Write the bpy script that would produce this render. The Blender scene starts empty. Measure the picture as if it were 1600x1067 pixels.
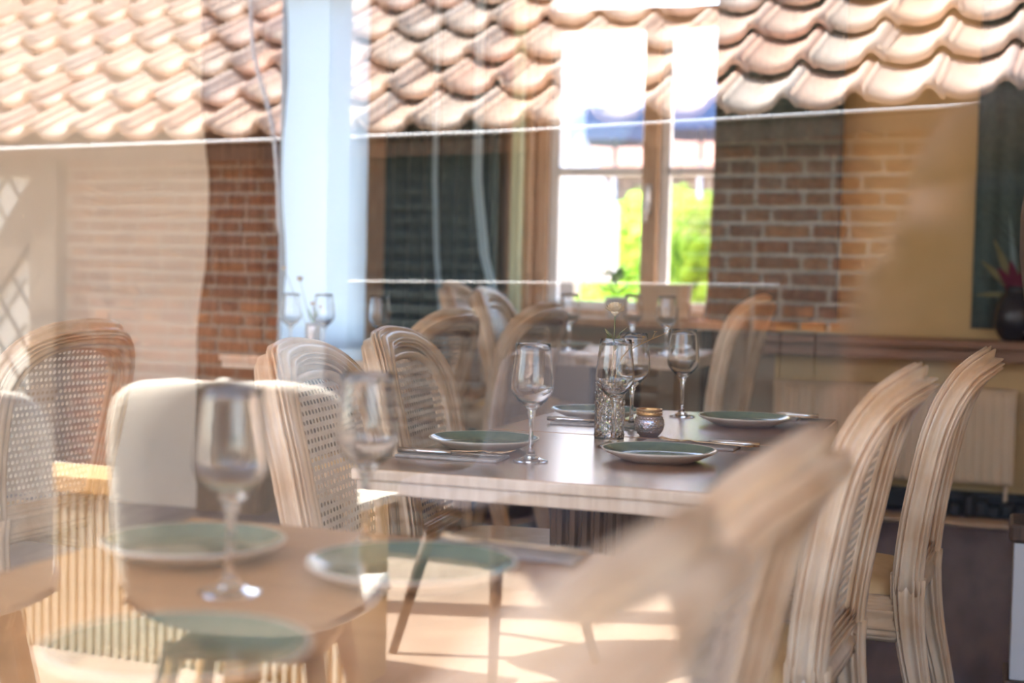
import bpy, bmesh, math, random
from mathutils import Vector, Matrix, Euler
random.seed(7)
SC = bpy.context.scene
COL = SC.collection
PI = math.pi

# ------------------------------------------------------------------ camera
YAW, PIT, ROL = math.radians(19), math.atan(103 / 2222), math.radians(1.3)
cam = bpy.data.cameras.new('camera')
cam.lens, cam.sensor_width, cam.sensor_fit = 50, 36, 'HORIZONTAL'
cam.clip_start, cam.clip_end = 0.01, 300
cam.dof.use_dof = True
cam.dof.focus_distance = 3.1
cam.dof.aperture_fstop = 2.2
camo = bpy.data.objects.new('camera', cam)
COL.objects.link(camo)
fw = Vector((-math.sin(YAW) * math.cos(PIT), math.cos(YAW) * math.cos(PIT), -math.sin(PIT)))
r0 = Vector((math.cos(YAW), math.sin(YAW), 0))
u0 = r0.cross(fw)
rt = math.cos(ROL) * r0 + math.sin(ROL) * u0
up = math.cos(ROL) * u0 - math.sin(ROL) * r0
M = Matrix((rt, up, -fw)).transposed().to_4x4()
M.translation = (0, 0, 1.11)
camo.matrix_world = M
SC.camera = camo

# ------------------------------------------------------------------ sky, sun, exposure
w = bpy.data.worlds.new('world')
SC.world = w
w.use_nodes = True
nt = w.node_tree
bg = nt.nodes['Background']
sky = nt.nodes.new('ShaderNodeTexSky')
sky.sky_type = 'NISHITA'
sky.sun_disc = False
sky.sun_elevation = math.radians(55)
sky.sun_rotation = math.radians(284)
sky.air_density, sky.dust_density, sky.ozone_density = 1.0, 2.5, 1.0
nt.links.new(sky.outputs[0], bg.inputs[0])
bg.inputs[1].default_value = 0.55
sd = bpy.data.lights.new('sun', 'SUN')
sd.energy, sd.angle, sd.color = 17.5, math.radians(0.6), (1.0, 0.95, 0.88)
so = bpy.data.objects.new('sun', sd)
COL.objects.link(so)
so.rotation_euler = Vector((-0.55, 0.14, 0.82)).to_track_quat('Z', 'Y').to_euler()
SC.view_settings.view_transform = 'Standard'
SC.view_settings.look = 'None'
SC.view_settings.gamma = 1
SC.view_settings.use_curve_mapping = False
SC.view_settings.exposure = 1.3
try:
    SC.cycles.max_bounces = 14
    SC.cycles.transmission_bounces = 12
    SC.cycles.transparent_max_bounces = 24
    SC.cycles.diffuse_bounces = 5
    SC.cycles.glossy_bounces = 6
    SC.cycles.caustics_refractive = True
    SC.cycles.caustics_reflective = False
    SC.cycles.blur_glossy = 1.0
    SC.cycles.sample_clamp_indirect = 6
except Exception:
    pass


# ------------------------------------------------------------------ materials
def mat(name, col, rough=0.5, col2=None, scale=8.0, stretch=(1, 1, 1), metal=0.0, bump=0.0, bscale=None,
        spec=0.5, detail=4, lo=0.35, hi=0.65, sheen=0.0, coat=0.0, trans=0.0, crough=0.05):
    m = bpy.data.materials.new(name)
    m.use_nodes = True
    t = m.node_tree
    b = t.nodes['Principled BSDF']
    b.inputs['Roughness'].default_value = rough
    b.inputs['Metallic'].default_value = metal
    b.inputs['Specular IOR Level'].default_value = spec
    b.inputs['Coat Weight'].default_value = coat
    b.inputs['Coat Roughness'].default_value = crough
    b.inputs['Sheen Weight'].default_value = sheen
    b.inputs['Transmission Weight'].default_value = trans
    b.inputs['Base Color'].default_value = (*col, 1)
    if col2 is not None or bump:
        tc = t.nodes.new('ShaderNodeTexCoord')
        mp = t.nodes.new('ShaderNodeMapping')
        mp.inputs['Scale'].default_value = stretch
        t.links.new(tc.outputs['Object'], mp.inputs[0])
        nz = t.nodes.new('ShaderNodeTexNoise')
        nz.inputs['Scale'].default_value = scale
        nz.inputs['Detail'].default_value = detail
        t.links.new(mp.outputs[0], nz.inputs['Vector'])
        if col2 is not None:
            rp = t.nodes.new('ShaderNodeValToRGB')
            rp.color_ramp.elements[0].position = lo
            rp.color_ramp.elements[1].position = hi
            rp.color_ramp.elements[0].color = (*col, 1)
            rp.color_ramp.elements[1].color = (*col2, 1)
            t.links.new(nz.outputs[0], rp.inputs[0])
            t.links.new(rp.outputs[0], b.inputs['Base Color'])
        if bump:
            n2 = nz
            if bscale:
                n2 = t.nodes.new('ShaderNodeTexNoise')
                n2.inputs['Scale'].default_value = bscale
                t.links.new(mp.outputs[0], n2.inputs['Vector'])
            bp = t.nodes.new('ShaderNodeBump')
            bp.inputs['Strength'].default_value = bump
            bp.inputs['Distance'].default_value = 0.01
            t.links.new(n2.outputs[0], bp.inputs['Height'])
            t.links.new(bp.outputs[0], b.inputs['Normal'])
    return m


def thin_glass(name, fac, tint=(1, 1, 1), rough=0.0):
    m = bpy.data.materials.new(name)
    m.use_nodes = True
    t = m.node_tree
    t.nodes.clear()
    o = t.nodes.new('ShaderNodeOutputMaterial')
    mx = t.nodes.new('ShaderNodeMixShader')
    tr = t.nodes.new('ShaderNodeBsdfTransparent')
    gl = t.nodes.new('ShaderNodeBsdfGlossy')
    tr.inputs[0].default_value = (*tint, 1)
    gl.inputs['Roughness'].default_value = rough
    mx.inputs[0].default_value = fac
    t.links.new(tr.outputs[0], mx.inputs[1])
    t.links.new(gl.outputs[0], mx.inputs[2])
    t.links.new(mx.outputs[0], o.inputs[0])
    return m


def solid_glass(name, col=(1, 1, 1), ior=1.47, rough=0.0):
    m = bpy.data.materials.new(name)
    m.use_nodes = True
    t = m.node_tree
    t.nodes.clear()
    o = t.nodes.new('ShaderNodeOutputMaterial')
    g = t.nodes.new('ShaderNodeBsdfGlass')
    g.inputs['Color'].default_value = (*col, 1)
    g.inputs['IOR'].default_value = ior
    g.inputs['Roughness'].default_value = rough
    t.links.new(g.outputs[0], o.inputs[0])
    return m


def translucent(name, col, tl=0.6):
    m = bpy.data.materials.new(name)
    m.use_nodes = True
    t = m.node_tree
    t.nodes.clear()
    o = t.nodes.new('ShaderNodeOutputMaterial')
    mx = t.nodes.new('ShaderNodeMixShader')
    d = t.nodes.new('ShaderNodeBsdfDiffuse')
    l = t.nodes.new('ShaderNodeBsdfTranslucent')
    d.inputs[0].default_value = (*col, 1)
    l.inputs[0].default_value = (*col, 1)
    mx.inputs[0].default_value = tl
    t.links.new(d.outputs[0], mx.inputs[1])
    t.links.new(l.outputs[0], mx.inputs[2])
    t.links.new(mx.outputs[0], o.inputs[0])
    return m


MT = {}
MT['oak'] = mat('limed_oak', (0.63, 0.43, 0.26), 0.34, (0.81, 0.65, 0.47), 9, (1, 1, 1), bump=0.15, bscale=60, coat=0.25)
MT['cane'] = mat('cane', (0.70, 0.60, 0.49), 0.4, (0.82, 0.74, 0.64), 30)
MT['leather'] = mat('cushion_leather', (0.62, 0.42, 0.20), 0.45, (0.72, 0.52, 0.28), 14, bump=0.1)
MT['tabletop'] = mat('walnut_top', (0.27, 0.125, 0.058), 0.22, (0.38, 0.19, 0.095), 6, (1, 9, 1), spec=0.8, coat=0.9, crough=0.22)
MT['edge'] = mat('pale_edge', (0.62, 0.47, 0.33), 0.4, (0.74, 0.60, 0.45), 9, (6, 1, 1))
MT['oaktop'] = mat('oak_top', (0.38, 0.20, 0.085), 0.35, (0.48, 0.27, 0.125), 6, (1, 9, 1))
MT['darkwood'] = mat('dark_wood', (0.085, 0.05, 0.032), 0.5, (0.15, 0.09, 0.055), 10, (8, 8, 1))
MT['post'] = mat('old_timber', (0.085, 0.042, 0.022), 0.75, (0.16, 0.085, 0.045), 7, (9, 9, 0.8), bump=0.5)
MT['tanwood'] = mat('tan_frame', (0.50, 0.32, 0.19), 0.5, (0.58, 0.40, 0.25), 8, (6, 6, 1))
MT['sillwood'] = mat('sill_wood', (0.24, 0.11, 0.055), 0.45, (0.30, 0.15, 0.08), 8, (1, 8, 8))
MT['whitepaint'] = mat('white_paint', (0.80, 0.83, 0.86), 0.45)
MT['cream'] = mat('cream_plaster', (0.74, 0.66, 0.53), 0.9, (0.78, 0.71, 0.58), 4)
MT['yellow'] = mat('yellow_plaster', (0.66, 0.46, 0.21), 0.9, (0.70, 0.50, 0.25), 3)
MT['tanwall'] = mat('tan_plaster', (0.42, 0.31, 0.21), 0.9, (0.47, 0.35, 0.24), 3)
MT['curtain'] = mat('curtain_cloth', (0.062, 0.098, 0.093), 0.9, (0.085, 0.128, 0.120), 40, sheen=0.2)
MT['litfold'] = mat('pale_lit_fold', (0.42, 0.58, 0.66), 0.8)  # daylight on the curtain folds, set as a colour
MT['greenpaint'] = mat('pale_green_paint', (0.62, 0.68, 0.45), 0.6)
MT['floor'] = mat('dark_floor', (0.055, 0.055, 0.115), 0.33, (0.17, 0.15, 0.22), 3.5, (3, 0.6, 1), bump=0.05)
MT['ceiling'] = mat('ceiling_white', (0.82, 0.80, 0.76), 0.9)
MT['radiator'] = mat('radiator_enamel', (0.76, 0.58, 0.38), 0.4)
MT['black'] = mat('black_iron', (0.012, 0.013, 0.015), 0.5)
MT['plate'] = mat('plate_green', (0.10, 0.16, 0.12), 0.16, (0.16, 0.22, 0.15), 16, coat=0.5)
MT['platerim'] = mat('plate_cream', (0.62, 0.55, 0.44), 0.35, (0.70, 0.64, 0.54), 40)
MT['silver'] = mat('steel', (0.75, 0.72, 0.68), 0.18, metal=1)
MT['gold'] = mat('champagne_steel', (0.80, 0.60, 0.38), 0.2, metal=1)
MT['brass'] = mat('brass', (0.62, 0.36, 0.14), 0.3, metal=1)
MT['napkin'] = mat('napkin_grey', (0.36, 0.32, 0.28), 0.9, (0.45, 0.42, 0.39), 60)
MT['glass'] = solid_glass('wine_glass', (0.985, 0.985, 0.985), 1.45)
MT['crystal'] = solid_glass('cut_crystal', (0.97, 0.97, 0.97), 1.52)
MT['mercury'] = mat('mercury_glass', (0.50, 0.46, 0.50), 0.12, metal=0.85)
MT['pane'] = thin_glass('shop_pane', 0.085)
MT['winpane'] = thin_glass('window_pane', 0.03)
MT['blind'] = translucent('white_blind', (0.62, 0.72, 0.80), 0.65)
MT['bluepaint'] = mat('blue_grey_paint', (0.36, 0.44, 0.52), 0.5)
MT['petal'] = mat('dried_petal', (0.88, 0.72, 0.48), 0.8, (0.92, 0.82, 0.62), 60)
MT['petal2'] = mat('ochre_petal', (0.55, 0.30, 0.07), 0.8, (0.30, 0.16, 0.05), 60)
MT['stem'] = mat('dry_stem', (0.20, 0.20, 0.08), 0.8)
MT['leaf'] = mat('green_leaf', (0.10, 0.24, 0.05), 0.6, (0.20, 0.36, 0.07), 12)
MT['treeleaf'] = translucent('tree_leaf', (0.34, 0.56, 0.07), 0.5)
MT['darkleaf'] = mat('dark_leaf', (0.13, 0.13, 0.06), 0.6, (0.20, 0.18, 0.09), 12)
MT['paleleaf'] = mat('pale_leaf', (0.16, 0.24, 0.25), 0.6)
MT['redleaf'] = mat('red_leaf', (0.13, 0.014, 0.04), 0.7)
MT['bark'] = mat('bark', (0.12, 0.08, 0.05), 0.9)
MT['tile'] = None
MT['mortar'] = mat('mortar', (0.44, 0.37, 0.29), 0.95, (0.51, 0.43, 0.34), 20, bump=0.3)
MT['timber2'] = mat('pale_timber', (0.16, 0.12, 0.08), 0.85, (0.20, 0.155, 0.11), 7, (2, 2, 9))
MT['leadglass'] = mat('leaded_pane', (0.80, 0.82, 0.74), 0.5)
MT['lead'] = mat('lead_came', (0.12, 0.11, 0.09), 0.7)
MT['paving'] = mat('terrace_paving', (0.36, 0.27, 0.20), 0.9, (0.44, 0.34, 0.25), 5, bump=0.2)
MT['shell'] = mat('cream_weave', (0.72, 0.66, 0.55), 0.85, (0.80, 0.75, 0.65), 160, bump=0.4)
MT['oakleg'] = mat('oak_leg', (0.46, 0.26, 0.09), 0.5, (0.54, 0.32, 0.13), 9, (6, 6, 1))
MT['terracetop'] = mat('terrace_top', (0.70, 0.42, 0.17), 0.5, (0.78, 0.50, 0.23), 6, (1, 9, 9))
MT['slat'] = mat('painted_slat', (0.80, 0.74, 0.58), 0.6)
MT['slatback'] = mat('planter_back', (0.60, 0.42, 0.20), 0.7)
MT['parasol'] = translucent('parasol_white', (0.90, 0.91, 0.92), 0.4)
MT['navy'] = mat('navy_cloth', (0.05, 0.09, 0.20), 0.9, (0.07, 0.12, 0.25), 30)
MT['aluminium'] = mat('aluminium', (0.6, 0.6, 0.6), 0.35, metal=1)
MT['housewall'] = mat('house_grey', (0.13, 0.11, 0.10), 0.9)
MT['houseroof'] = mat('house_roof', (0.20, 0.09, 0.07), 0.9, (0.24, 0.12, 0.09), 9)
MT['skin'] = mat('skin', (0.45, 0.26, 0.17), 0.5)
MT['jacket'] = mat('navy_jacket', (0.02, 0.035, 0.06), 0.9)
MT['jeans'] = mat('dark_jeans', (0.03, 0.035, 0.05), 0.9)
MT['doorpaint'] = mat('dark_green_paint', (0.020, 0.032, 0.034), 0.7)
MT['hair'] = mat('brown_hair', (0.10, 0.06, 0.03), 0.7, (0.16, 0.10, 0.05), 60)
MT['box'] = mat('kraft_box', (0.66, 0.48, 0.32), 0.8)
MT['ceramicdark'] = mat('dark_glaze', (0.015, 0.016, 0.022), 0.25)


def rand_mat(name, cols, rough=0.85, nscale=12, dark=None):
    """colour picked per object (pieces of one kind differ from each other)"""
    m = bpy.data.materials.new(name)
    m.use_nodes = True
    t = m.node_tree
    b = t.nodes['Principled BSDF']
    b.inputs['Roughness'].default_value = rough
    oi = t.nodes.new('ShaderNodeObjectInfo')
    rp = t.nodes.new('ShaderNodeValToRGB')
    el = rp.color_ramp.elements
    while len(el) < len(cols):
        el.new(0.5)
    for i, c in enumerate(cols):
        el[i].position = i / (len(cols) - 1)
        el[i].color = (*c, 1)
    t.links.new(oi.outputs['Random'], rp.inputs[0])
    tc = t.nodes.new('ShaderNodeTexCoord')
    nz = t.nodes.new('ShaderNodeTexNoise')
    nz.inputs['Scale'].default_value = nscale
    t.links.new(tc.outputs['Object'], nz.inputs['Vector'])
    mx = t.nodes.new('ShaderNodeMix')
    mx.data_type = 'RGBA'
    mx.blend_type = 'MULTIPLY'
    mx.inputs[0].default_value = 0.5
    t.links.new(rp.outputs[0], mx.inputs[6])
    r2 = t.nodes.new('ShaderNodeValToRGB')
    r2.color_ramp.elements[0].position, r2.color_ramp.elements[1].position = 0.3, 0.6
    r2.color_ramp.elements[0].color = (*(dark or (0.7, 0.68, 0.62)), 1)
    r2.color_ramp.elements[1].color = (1, 1, 1, 1)
    t.links.new(nz.outputs[0], r2.inputs[0])
    t.links.new(r2.outputs[0], mx.inputs[7])
    t.links.new(mx.outputs[2], b.inputs['Base Color'])
    return m


MT['tile'] = rand_mat('pantile_clay', [(0.74, 0.48, 0.37), (0.70, 0.57, 0.48), (0.78, 0.56, 0.43), (0.66, 0.57, 0.50), (0.76, 0.52, 0.44)], 0.8, 9)
MT['brick'] = rand_mat('red_brick', [(0.27, 0.080, 0.022), (0.18, 0.055, 0.022), (0.32, 0.12, 0.035), (0.20, 0.072, 0.035), (0.28, 0.12, 0.06)], 0.9, 30)


# ------------------------------------------------------------------ mesh helpers
def mesh(name, verts, faces, material, parent=None, smooth=False, loc=None, rot=None):
    me = bpy.data.meshes.new(name)
    me.from_pydata([tuple(v) for v in verts], [], faces)
    me.update()
    if smooth:
        me.polygons.foreach_set('use_smooth', [True] * len(me.polygons))
    return link(name, me, material, parent, loc, rot)


def link(name, me, material, parent=None, loc=None, rot=None):
    o = bpy.data.objects.new(name, me)
    COL.objects.link(o)
    if material is not None and not me.materials:
        me.materials.append(MT[material])
    if parent is not None:
        o.parent = parent
    if loc is not None:
        o.location = loc
    if rot is not None:
        o.rotation_euler = rot
    return o


class MB:
    def __init__(s):
        s.v, s.f = [], []

    def add(s, v, f):
        k = len(s.v)
        s.v += [tuple(p) for p in v]
        s.f += [tuple(i + k for i in q) for q in f]
        return s

    def box(s, x0, x1, y0, y1, z0, z1, b=0.0):
        if b <= 0:
            v = [(x, y, z) for z in (z0, z1) for y in (y0, y1) for x in (x0, x1)]
            f = [(0, 2, 3, 1), (4, 5, 7, 6), (0, 1, 5, 4), (2, 6, 7, 3), (0, 4, 6, 2), (1, 3, 7, 5)]
            return s.add(v, f)
        bm = bmesh.new()
        bmesh.ops.create_cube(bm, size=1)
        for q in bm.verts:
            q.co = ((x0 + x1) / 2 + q.co.x * (x1 - x0), (y0 + y1) / 2 + q.co.y * (y1 - y0), (z0 + z1) / 2 + q.co.z * (z1 - z0))
        bmesh.ops.bevel(bm, geom=bm.edges[:], offset=b, segments=2, profile=0.5, affect='EDGES')
        bm.verts.index_update()
        s.add([q.co[:] for q in bm.verts], [[q.index for q in fc.verts] for fc in bm.faces])
        bm.free()
        return s

    def tube(s, pts, rad, n=8, cap=True):
        pts = [Vector(p) for p in pts]
        rs = rad if isinstance(rad, (list, tuple)) else [rad] * len(pts)
        v, f = [], []
        ref = None
        for i, p in enumerate(pts):
            t = (pts[min(i + 1, len(pts) - 1)] - pts[max(i - 1, 0)]).normalized()
            if ref is None:
                ref = Vector((0, 0, 1)) if abs(t.z) < 0.9 else Vector((1, 0, 0))
            a = (ref - t * ref.dot(t)).normalized()
            ref = a
            b = t.cross(a)
            for k in range(n):
                g = 2 * PI * k / n
                v.append(p + (a * math.cos(g) + b * math.sin(g)) * rs[i])
        for i in range(len(pts) - 1):
            for k in range(n):
                f.append((i * n + k, i * n + (k + 1) % n, (i + 1) * n + (k + 1) % n, (i + 1) * n + k))
        if cap:
            f.append(tuple(range(n))[::-1])
            f.append(tuple((len(pts) - 1) * n + k for k in range(n)))
        return s.add(v, f)

    def lathe(s, prof, n=32, c=(0, 0, 0), mod=None):
        v, f = [], []
        for i, (r, z) in enumerate(prof):
            for k in range(n):
                g = 2 * PI * k / n
                rr = r * (mod(g, z) if mod else 1)
                v.append((c[0] + rr * math.cos(g), c[1] + rr * math.sin(g), c[2] + z))
        for i in range(len(prof) - 1):
            for k in range(n):
                f.append((i * n + k, i * n + (k + 1) % n, (i + 1) * n + (k + 1) % n, (i + 1) * n + k))
        return s.add(v, f)

    def sweep(s, centers, ns, bs, prof, cap=True):
        n = len(prof)
        v, f = [], []
        for c, a, b in zip(centers, ns, bs):
            for (p, q) in prof:
                v.append(Vector(c) + Vector(a) * p + Vector(b) * q)
        for i in range(len(centers) - 1):
            for k in range(n):
                f.append((i * n + k, i * n + (k + 1) % n, (i + 1) * n + (k + 1) % n, (i + 1) * n + k))
        if cap:
            f.append(tuple(range(n))[::-1])
            f.append(tuple((len(centers) - 1) * n + k for k in range(n)))
        return s.add(v, f)

    def build(s, name, material, parent=None, smooth=False, loc=None, rot=None):
        return mesh(name, s.v, s.f, material, parent, smooth, loc, rot)


def tag(o, label, cat, group=None):
    o['label'] = label
    o['category'] = cat
    if group:
        o['group'] = group
    return o


def thing(name, label, cat, loc=(0, 0, 0), rz=0.0, group=None):
    o = bpy.data.objects.new(name, None)
    o.empty_display_size = 0.05
    COL.objects.link(o)
    o.location = loc
    o.rotation_euler = (0, 0, rz)
    return tag(o, label, cat, group)


def struct(o):
    o['kind'] = 'structure'
    return o


def copy_tree(o, parent=None):
    kids = [c for c in bpy.data.objects if c.parent is o]
    c = o.copy()
    COL.objects.link(c)
    c.parent = parent
    for k in kids:
        copy_tree(k, c)
    return c


def smoothpath(keys, n):
    """Catmull-Rom through tuples"""
    out = []
    m = len(keys) - 1
    for i in range(n):
        t = i / (n - 1) * m
        k = min(int(t), m - 1)
        u = t - k
        p0, p1, p2, p3 = (keys[max(k - 1, 0)], keys[k], keys[k + 1], keys[min(k + 2, m)])
        out.append(tuple(0.5 * (2 * b + (c - a) * u + (2 * a - 5 * b + 4 * c - d) * u * u + (3 * b - a - 3 * c + d) * u ** 3)
                         for a, b, c, d in zip(p0, p1, p2, p3)))
    return out


def interp(tab, z):
    if z <= tab[0][0]:
        return tab[0][1]
    for (a, x), (b, y) in zip(tab, tab[1:]):
        if z <= b:
            u = (z - a) / (b - a)
            return x + (y - x) * u
    return tab[-1][1]


def floor_z(y):
    return 0.0 if y < 3.6 else min(0.10, 0.10 * (y - 3.6) / 3.1)


# ================================================================== the setting
# floor: level at the shop front, climbing gently towards the back
mb = MB()
ys = [0.45, 3.6, 6.7]
v = []
for y in ys:
    for x in (-6, 2.3):
        v.append((x, y, floor_z(y)))
k = len(v)
v += [(x, y, -0.15) for y in ys for x in (-6, 2.3)]
mb.add(v, [(0, 1, 3, 2), (2, 3, 5, 4), (6, 8, 9, 7), (8, 10, 11, 9), (0, 6, 7, 1), (4, 5, 11, 10), (0, 2, 8, 6), (2, 4, 10, 8), (1, 7, 9, 3), (3, 9, 11, 5)])
struct(mb.build('floor', 'floor'))
struct(MB().box(-6.1, 2.4, -0.35, 6.9, 2.75, 2.85).build('ceiling', 'ceiling'))  # unseen overhang past the shop front added to shade the photographer
struct(MB().box(-6.1, -6.0, 0.35, 6.9, -0.15, 2.75).build('wall_left', 'cream'))
struct(MB().box(2.3, 2.4, 0.35, 6.9, -0.15, 2.75).build('wall_right', 'yellow'))
# back wall, with the openings of the two windows
mb = MB()
BW0, BW1 = 6.7, 6.9
mb.box(-6, -3.72, BW0, BW1, 0, 2.75)
mb.box(-3.72, -3.07, BW0, BW1, 0, 0.72)
mb.box(-3.72, -3.07, BW0, BW1, 2.6, 2.75)
mb.box(-3.07, -2.20, BW0, BW1, 0, 2.75)
mb.box(-2.20, -1.22, BW0, BW1, 0, 0.92)
mb.box(-2.20, -1.22, BW0, BW1, 2.72, 2.75)
mb.box(-1.22, -1.0, BW0, BW1, 0, 2.75)
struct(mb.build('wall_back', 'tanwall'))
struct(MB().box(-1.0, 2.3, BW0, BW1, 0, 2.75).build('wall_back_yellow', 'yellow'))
# plastered partition on the left, ending in a crooked post
struct(MB().box(-6, -3.2, 5.42, 5.56, 0.05, 2.75).build('wall_partition', 'cream'))


def crooked(name, tab, z0, z1, x1, y0, y1, material, n=34, amp=0.012):
    """an old timber with a wandering left edge"""
    v, f = [], []
    for i in range(n):
        z = z0 + (z1 - z0) * i / (n - 1)
        xl = interp(tab, z) + random.uniform(-1, 1) * amp * 0.3
        xr = x1 + 0.012 * math.sin(z * 7) + random.uniform(-1, 1) * 0.003
        b = 0.018
        v += [(xl + b, y0, z), (xr - b, y0, z), (xr, y0 + b, z), (xr, y1, z), (xl, y1, z), (xl, y0 + b, z)]
    for i in range(n - 1):
        for k in range(6):
            f.append((i * 6 + k, i * 6 + (k + 1) % 6, i * 6 + 6 + (k + 1) % 6, i * 6 + 6 + k))
    f.append((5, 4, 3, 2, 1, 0))
    f.append(tuple((n - 1) * 6 + k for k in range(6)))
    return struct(mesh(name, v, f, material, smooth=False))


crooked('trim_1', [(0.0, -3.30), (0.9, -3.31), (1.10, -3.27), (1.35, -3.26), (1.45, -3.255), (1.62, -3.275), (1.8, -3.30), (2.75, -3.31)],
        0.05, 2.75, -2.985, 5.38, 5.57, 'post')
crooked('trim_2', [(0.0, -1.33), (0.9, -1.33), (1.1, -1.31), (1.5, -1.30), (1.8, -1.285), (2.2, -1.245), (2.75, -1.22)],
        0.07, 2.75, -1.215, 6.58, 6.72, 'post')
# window jamb posts
struct(MB().box(-3.07, -2.93, 6.60, 6.72, 0.09, 2.75, 0.008).build('trim_3', 'tanwood'))
struct(MB().box(-2.33, -2.20, 6.62, 6.72, 0.09, 2.75, 0.008).build('trim_4', 'tanwood'))
struct(MB().box(-2.285, -2.235, 6.56, 6.62, 0.09, 2.75, 0.006).build('trim_5', 'greenpaint'))

# ------------------------------------------------ window_1, the back window with two casements
win = bpy.data.objects.new('window_1', None)
COL.objects.link(win)
win.location = (-1.71, 6.74, 0.92)
struct(win)
mb = MB()
mb.box(-0.49, -0.425, -0.06, 0.06, 0, 1.80, 0.006)
mb.box(0.425, 0.49, -0.06, 0.06, 0, 1.80, 0.006)
mb.box(-0.49, 0.49, -0.06, 0.06, 1.395, 1.485, 0.006)
mb.box(-0.49, 0.49, -0.06, 0.06, 1.76, 1.80, 0.006)
mb.box(-0.49, 0.49, -0.08, 0.06, 0, 0.035, 0.006)
mb.build('window_frame', 'tanwood', win)
MB().box(0.052, 0.130, -0.07, 0.06, 0.02, 1.42, 0.008).build('mullion', 'tanwood', win)
for (x0, x1) in ((-0.425, 0.052), (0.130, 0.425)):
    s_ = MB()
    s_.box(x0, x0 + 0.048, -0.02, 0.03, 0.035, 1.395, 0.004)
    s_.box(x1 - 0.012, x1, -0.02, 0.03, 0.035, 1.395, 0.004)
    s_.box(x0, x1, -0.02, 0.03, 0.035, 0.075, 0.004)
    s_.box(x0, x1, -0.02, 0.03, 1.385, 1.395, 0.002)
    s_.box(x0 + 0.03, x1, -0.02, 0.03, 0.685, 0.725, 0.004)
    s = s_.build('sash', 'whitepaint', win)
    MB().box(x0 + 0.04, x1 - 0.01, 0.000, 0.006, 0.07, 0.69).build('pane', 'winpane', s)
    MB().box(x0 + 0.04, x1 - 0.01, 0.000, 0.006, 0.72, 1.388).build('pane', 'winpane', s)
MB().box(-0.425, 0.425, 0.0, 0.006, 1.48, 1.765).build('pane', 'winpane', win)
hd = MB()
hd.box(0.072, 0.102, -0.085, -0.07, 0.50, 0.64, 0.004)
hd.tube([(0.087, -0.085, 0.55), (0.087, -0.12, 0.55), (0.087, -0.125, 0.46)], 0.009, 8)
hd.build('handle', 'aluminium', win, True)
struct(MB().box(-2.26, -1.20, 6.50, 6.74, 0.875, 0.92, 0.008).build('trim_6', 'tanwood'))

# ------------------------------------------------ window_2 behind a white roller blind
win2 = bpy.data.objects.new('window_2', None)
COL.objects.link(win2)
win2.location = (-3.395, 6.78, 0.72)
struct(win2)
mb = MB()
mb.box(-0.325, -0.27, -0.04, 0.04, 0, 1.88, 0.005)
mb.box(0.27, 0.325, -0.04, 0.04, 0, 1.88, 0.005)
mb.box(-0.27, 0.27, -0.04, 0.04, 0, 0.06, 0.005)
mb.box(-0.27, 0.27, -0.04, 0.04, 1.82, 1.88, 0.005)
mb.build('window_frame', 'whitepaint', win2)
MB().box(-0.28, 0.28, -0.003, 0.003, 0.05, 1.83).build('pane', 'winpane', win2)
rb = thing('roller_blind', 'white roller blind glowing with daylight behind the glasses at the dark post', 'blind', (-3.395, 6.66, 0.60))
MB().box(-0.335, 0.335, -0.001, 0.001, 0.02, 2.0).build('blind_cloth', 'blind', rb)
MB().tube([(-0.34, 0, 2.02), (0.34, 0, 2.02)], 0.025, 16).build('roller', 'whitepaint', rb, True)
MB().box(-0.335, 0.335, -0.008, 0.008, 0.0, 0.025, 0.003).build('bottom_bar', 'whitepaint', rb)

# ------------------------------------------------ shop front: window_3 is the pane between camera and room
PY = 0.45
mb = MB()
mb.box(-6.1, 2.4, PY - 0.08, PY + 0.08, -0.15, 0.22)
mb.box(-6.1, 2.4, PY - 0.08, PY + 0.08, 2.62, 2.75)
struct(mb.build('wall_front', 'whitepaint'))
k = 3
for (x0, x1) in ((-1.75, 1.55), (-6.0, -1.85), (1.65, 2.3)):
    wn = bpy.data.objects.new('window_%d' % k, None)
    COL.objects.link(wn)
    wn.location = ((x0 + x1) / 2, PY, 0.22)
    struct(wn)
    h = (x1 - x0) / 2
    MB().box(-h, h, -0.003, 0.003, 0.05, 2.36).build('pane', 'pane', wn)
    fr = MB()
    fr.box(-h - 0.05, -h, -0.05, 0.05, 0, 2.4)
    fr.box(h, h + 0.05, -0.05, 0.05, 0, 2.4)
    fr.box(-h, h, -0.05, 0.05, 0, 0.05)
    fr.box(-h, h, -0.05, 0.05, 2.36, 2.4)
    fr.build('window_frame', 'whitepaint', wn)
    k += 1

# ------------------------------------------------ curtains, sill, radiator on the back wall
def curtain(name, label, x0, x1, y, z0, z1, folds, material, amp=0.035, drift=0.0):
    n = folds * 10
    rows = 8
    v, f = [], []
    for j in range(rows):
        t = j / (rows - 1)
        z = z0 + (z1 - z0) * t
        for i in range(n + 1):
            u = i / n
            a = amp * (0.6 + 0.4 * (1 - t))
            x = x0 + (x1 - x0) * u + drift * max(0.0, 0.6 - t) ** 2 / 0.053
            v.append((x, y + a * math.sin(u * folds * 2 * PI + 0.4 * math.sin(3 * u)), z))
    for j in range(rows - 1):
        for i in range(n):
            p = j * (n + 1) + i
            f.append((p, p + 1, p + n + 2, p + n + 1))
    o = mesh(name, v, f, material, smooth=True)
    sm = o.modifiers.new('thick', 'SOLIDIFY')
    sm.thickness = 0.004
    return o


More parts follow.
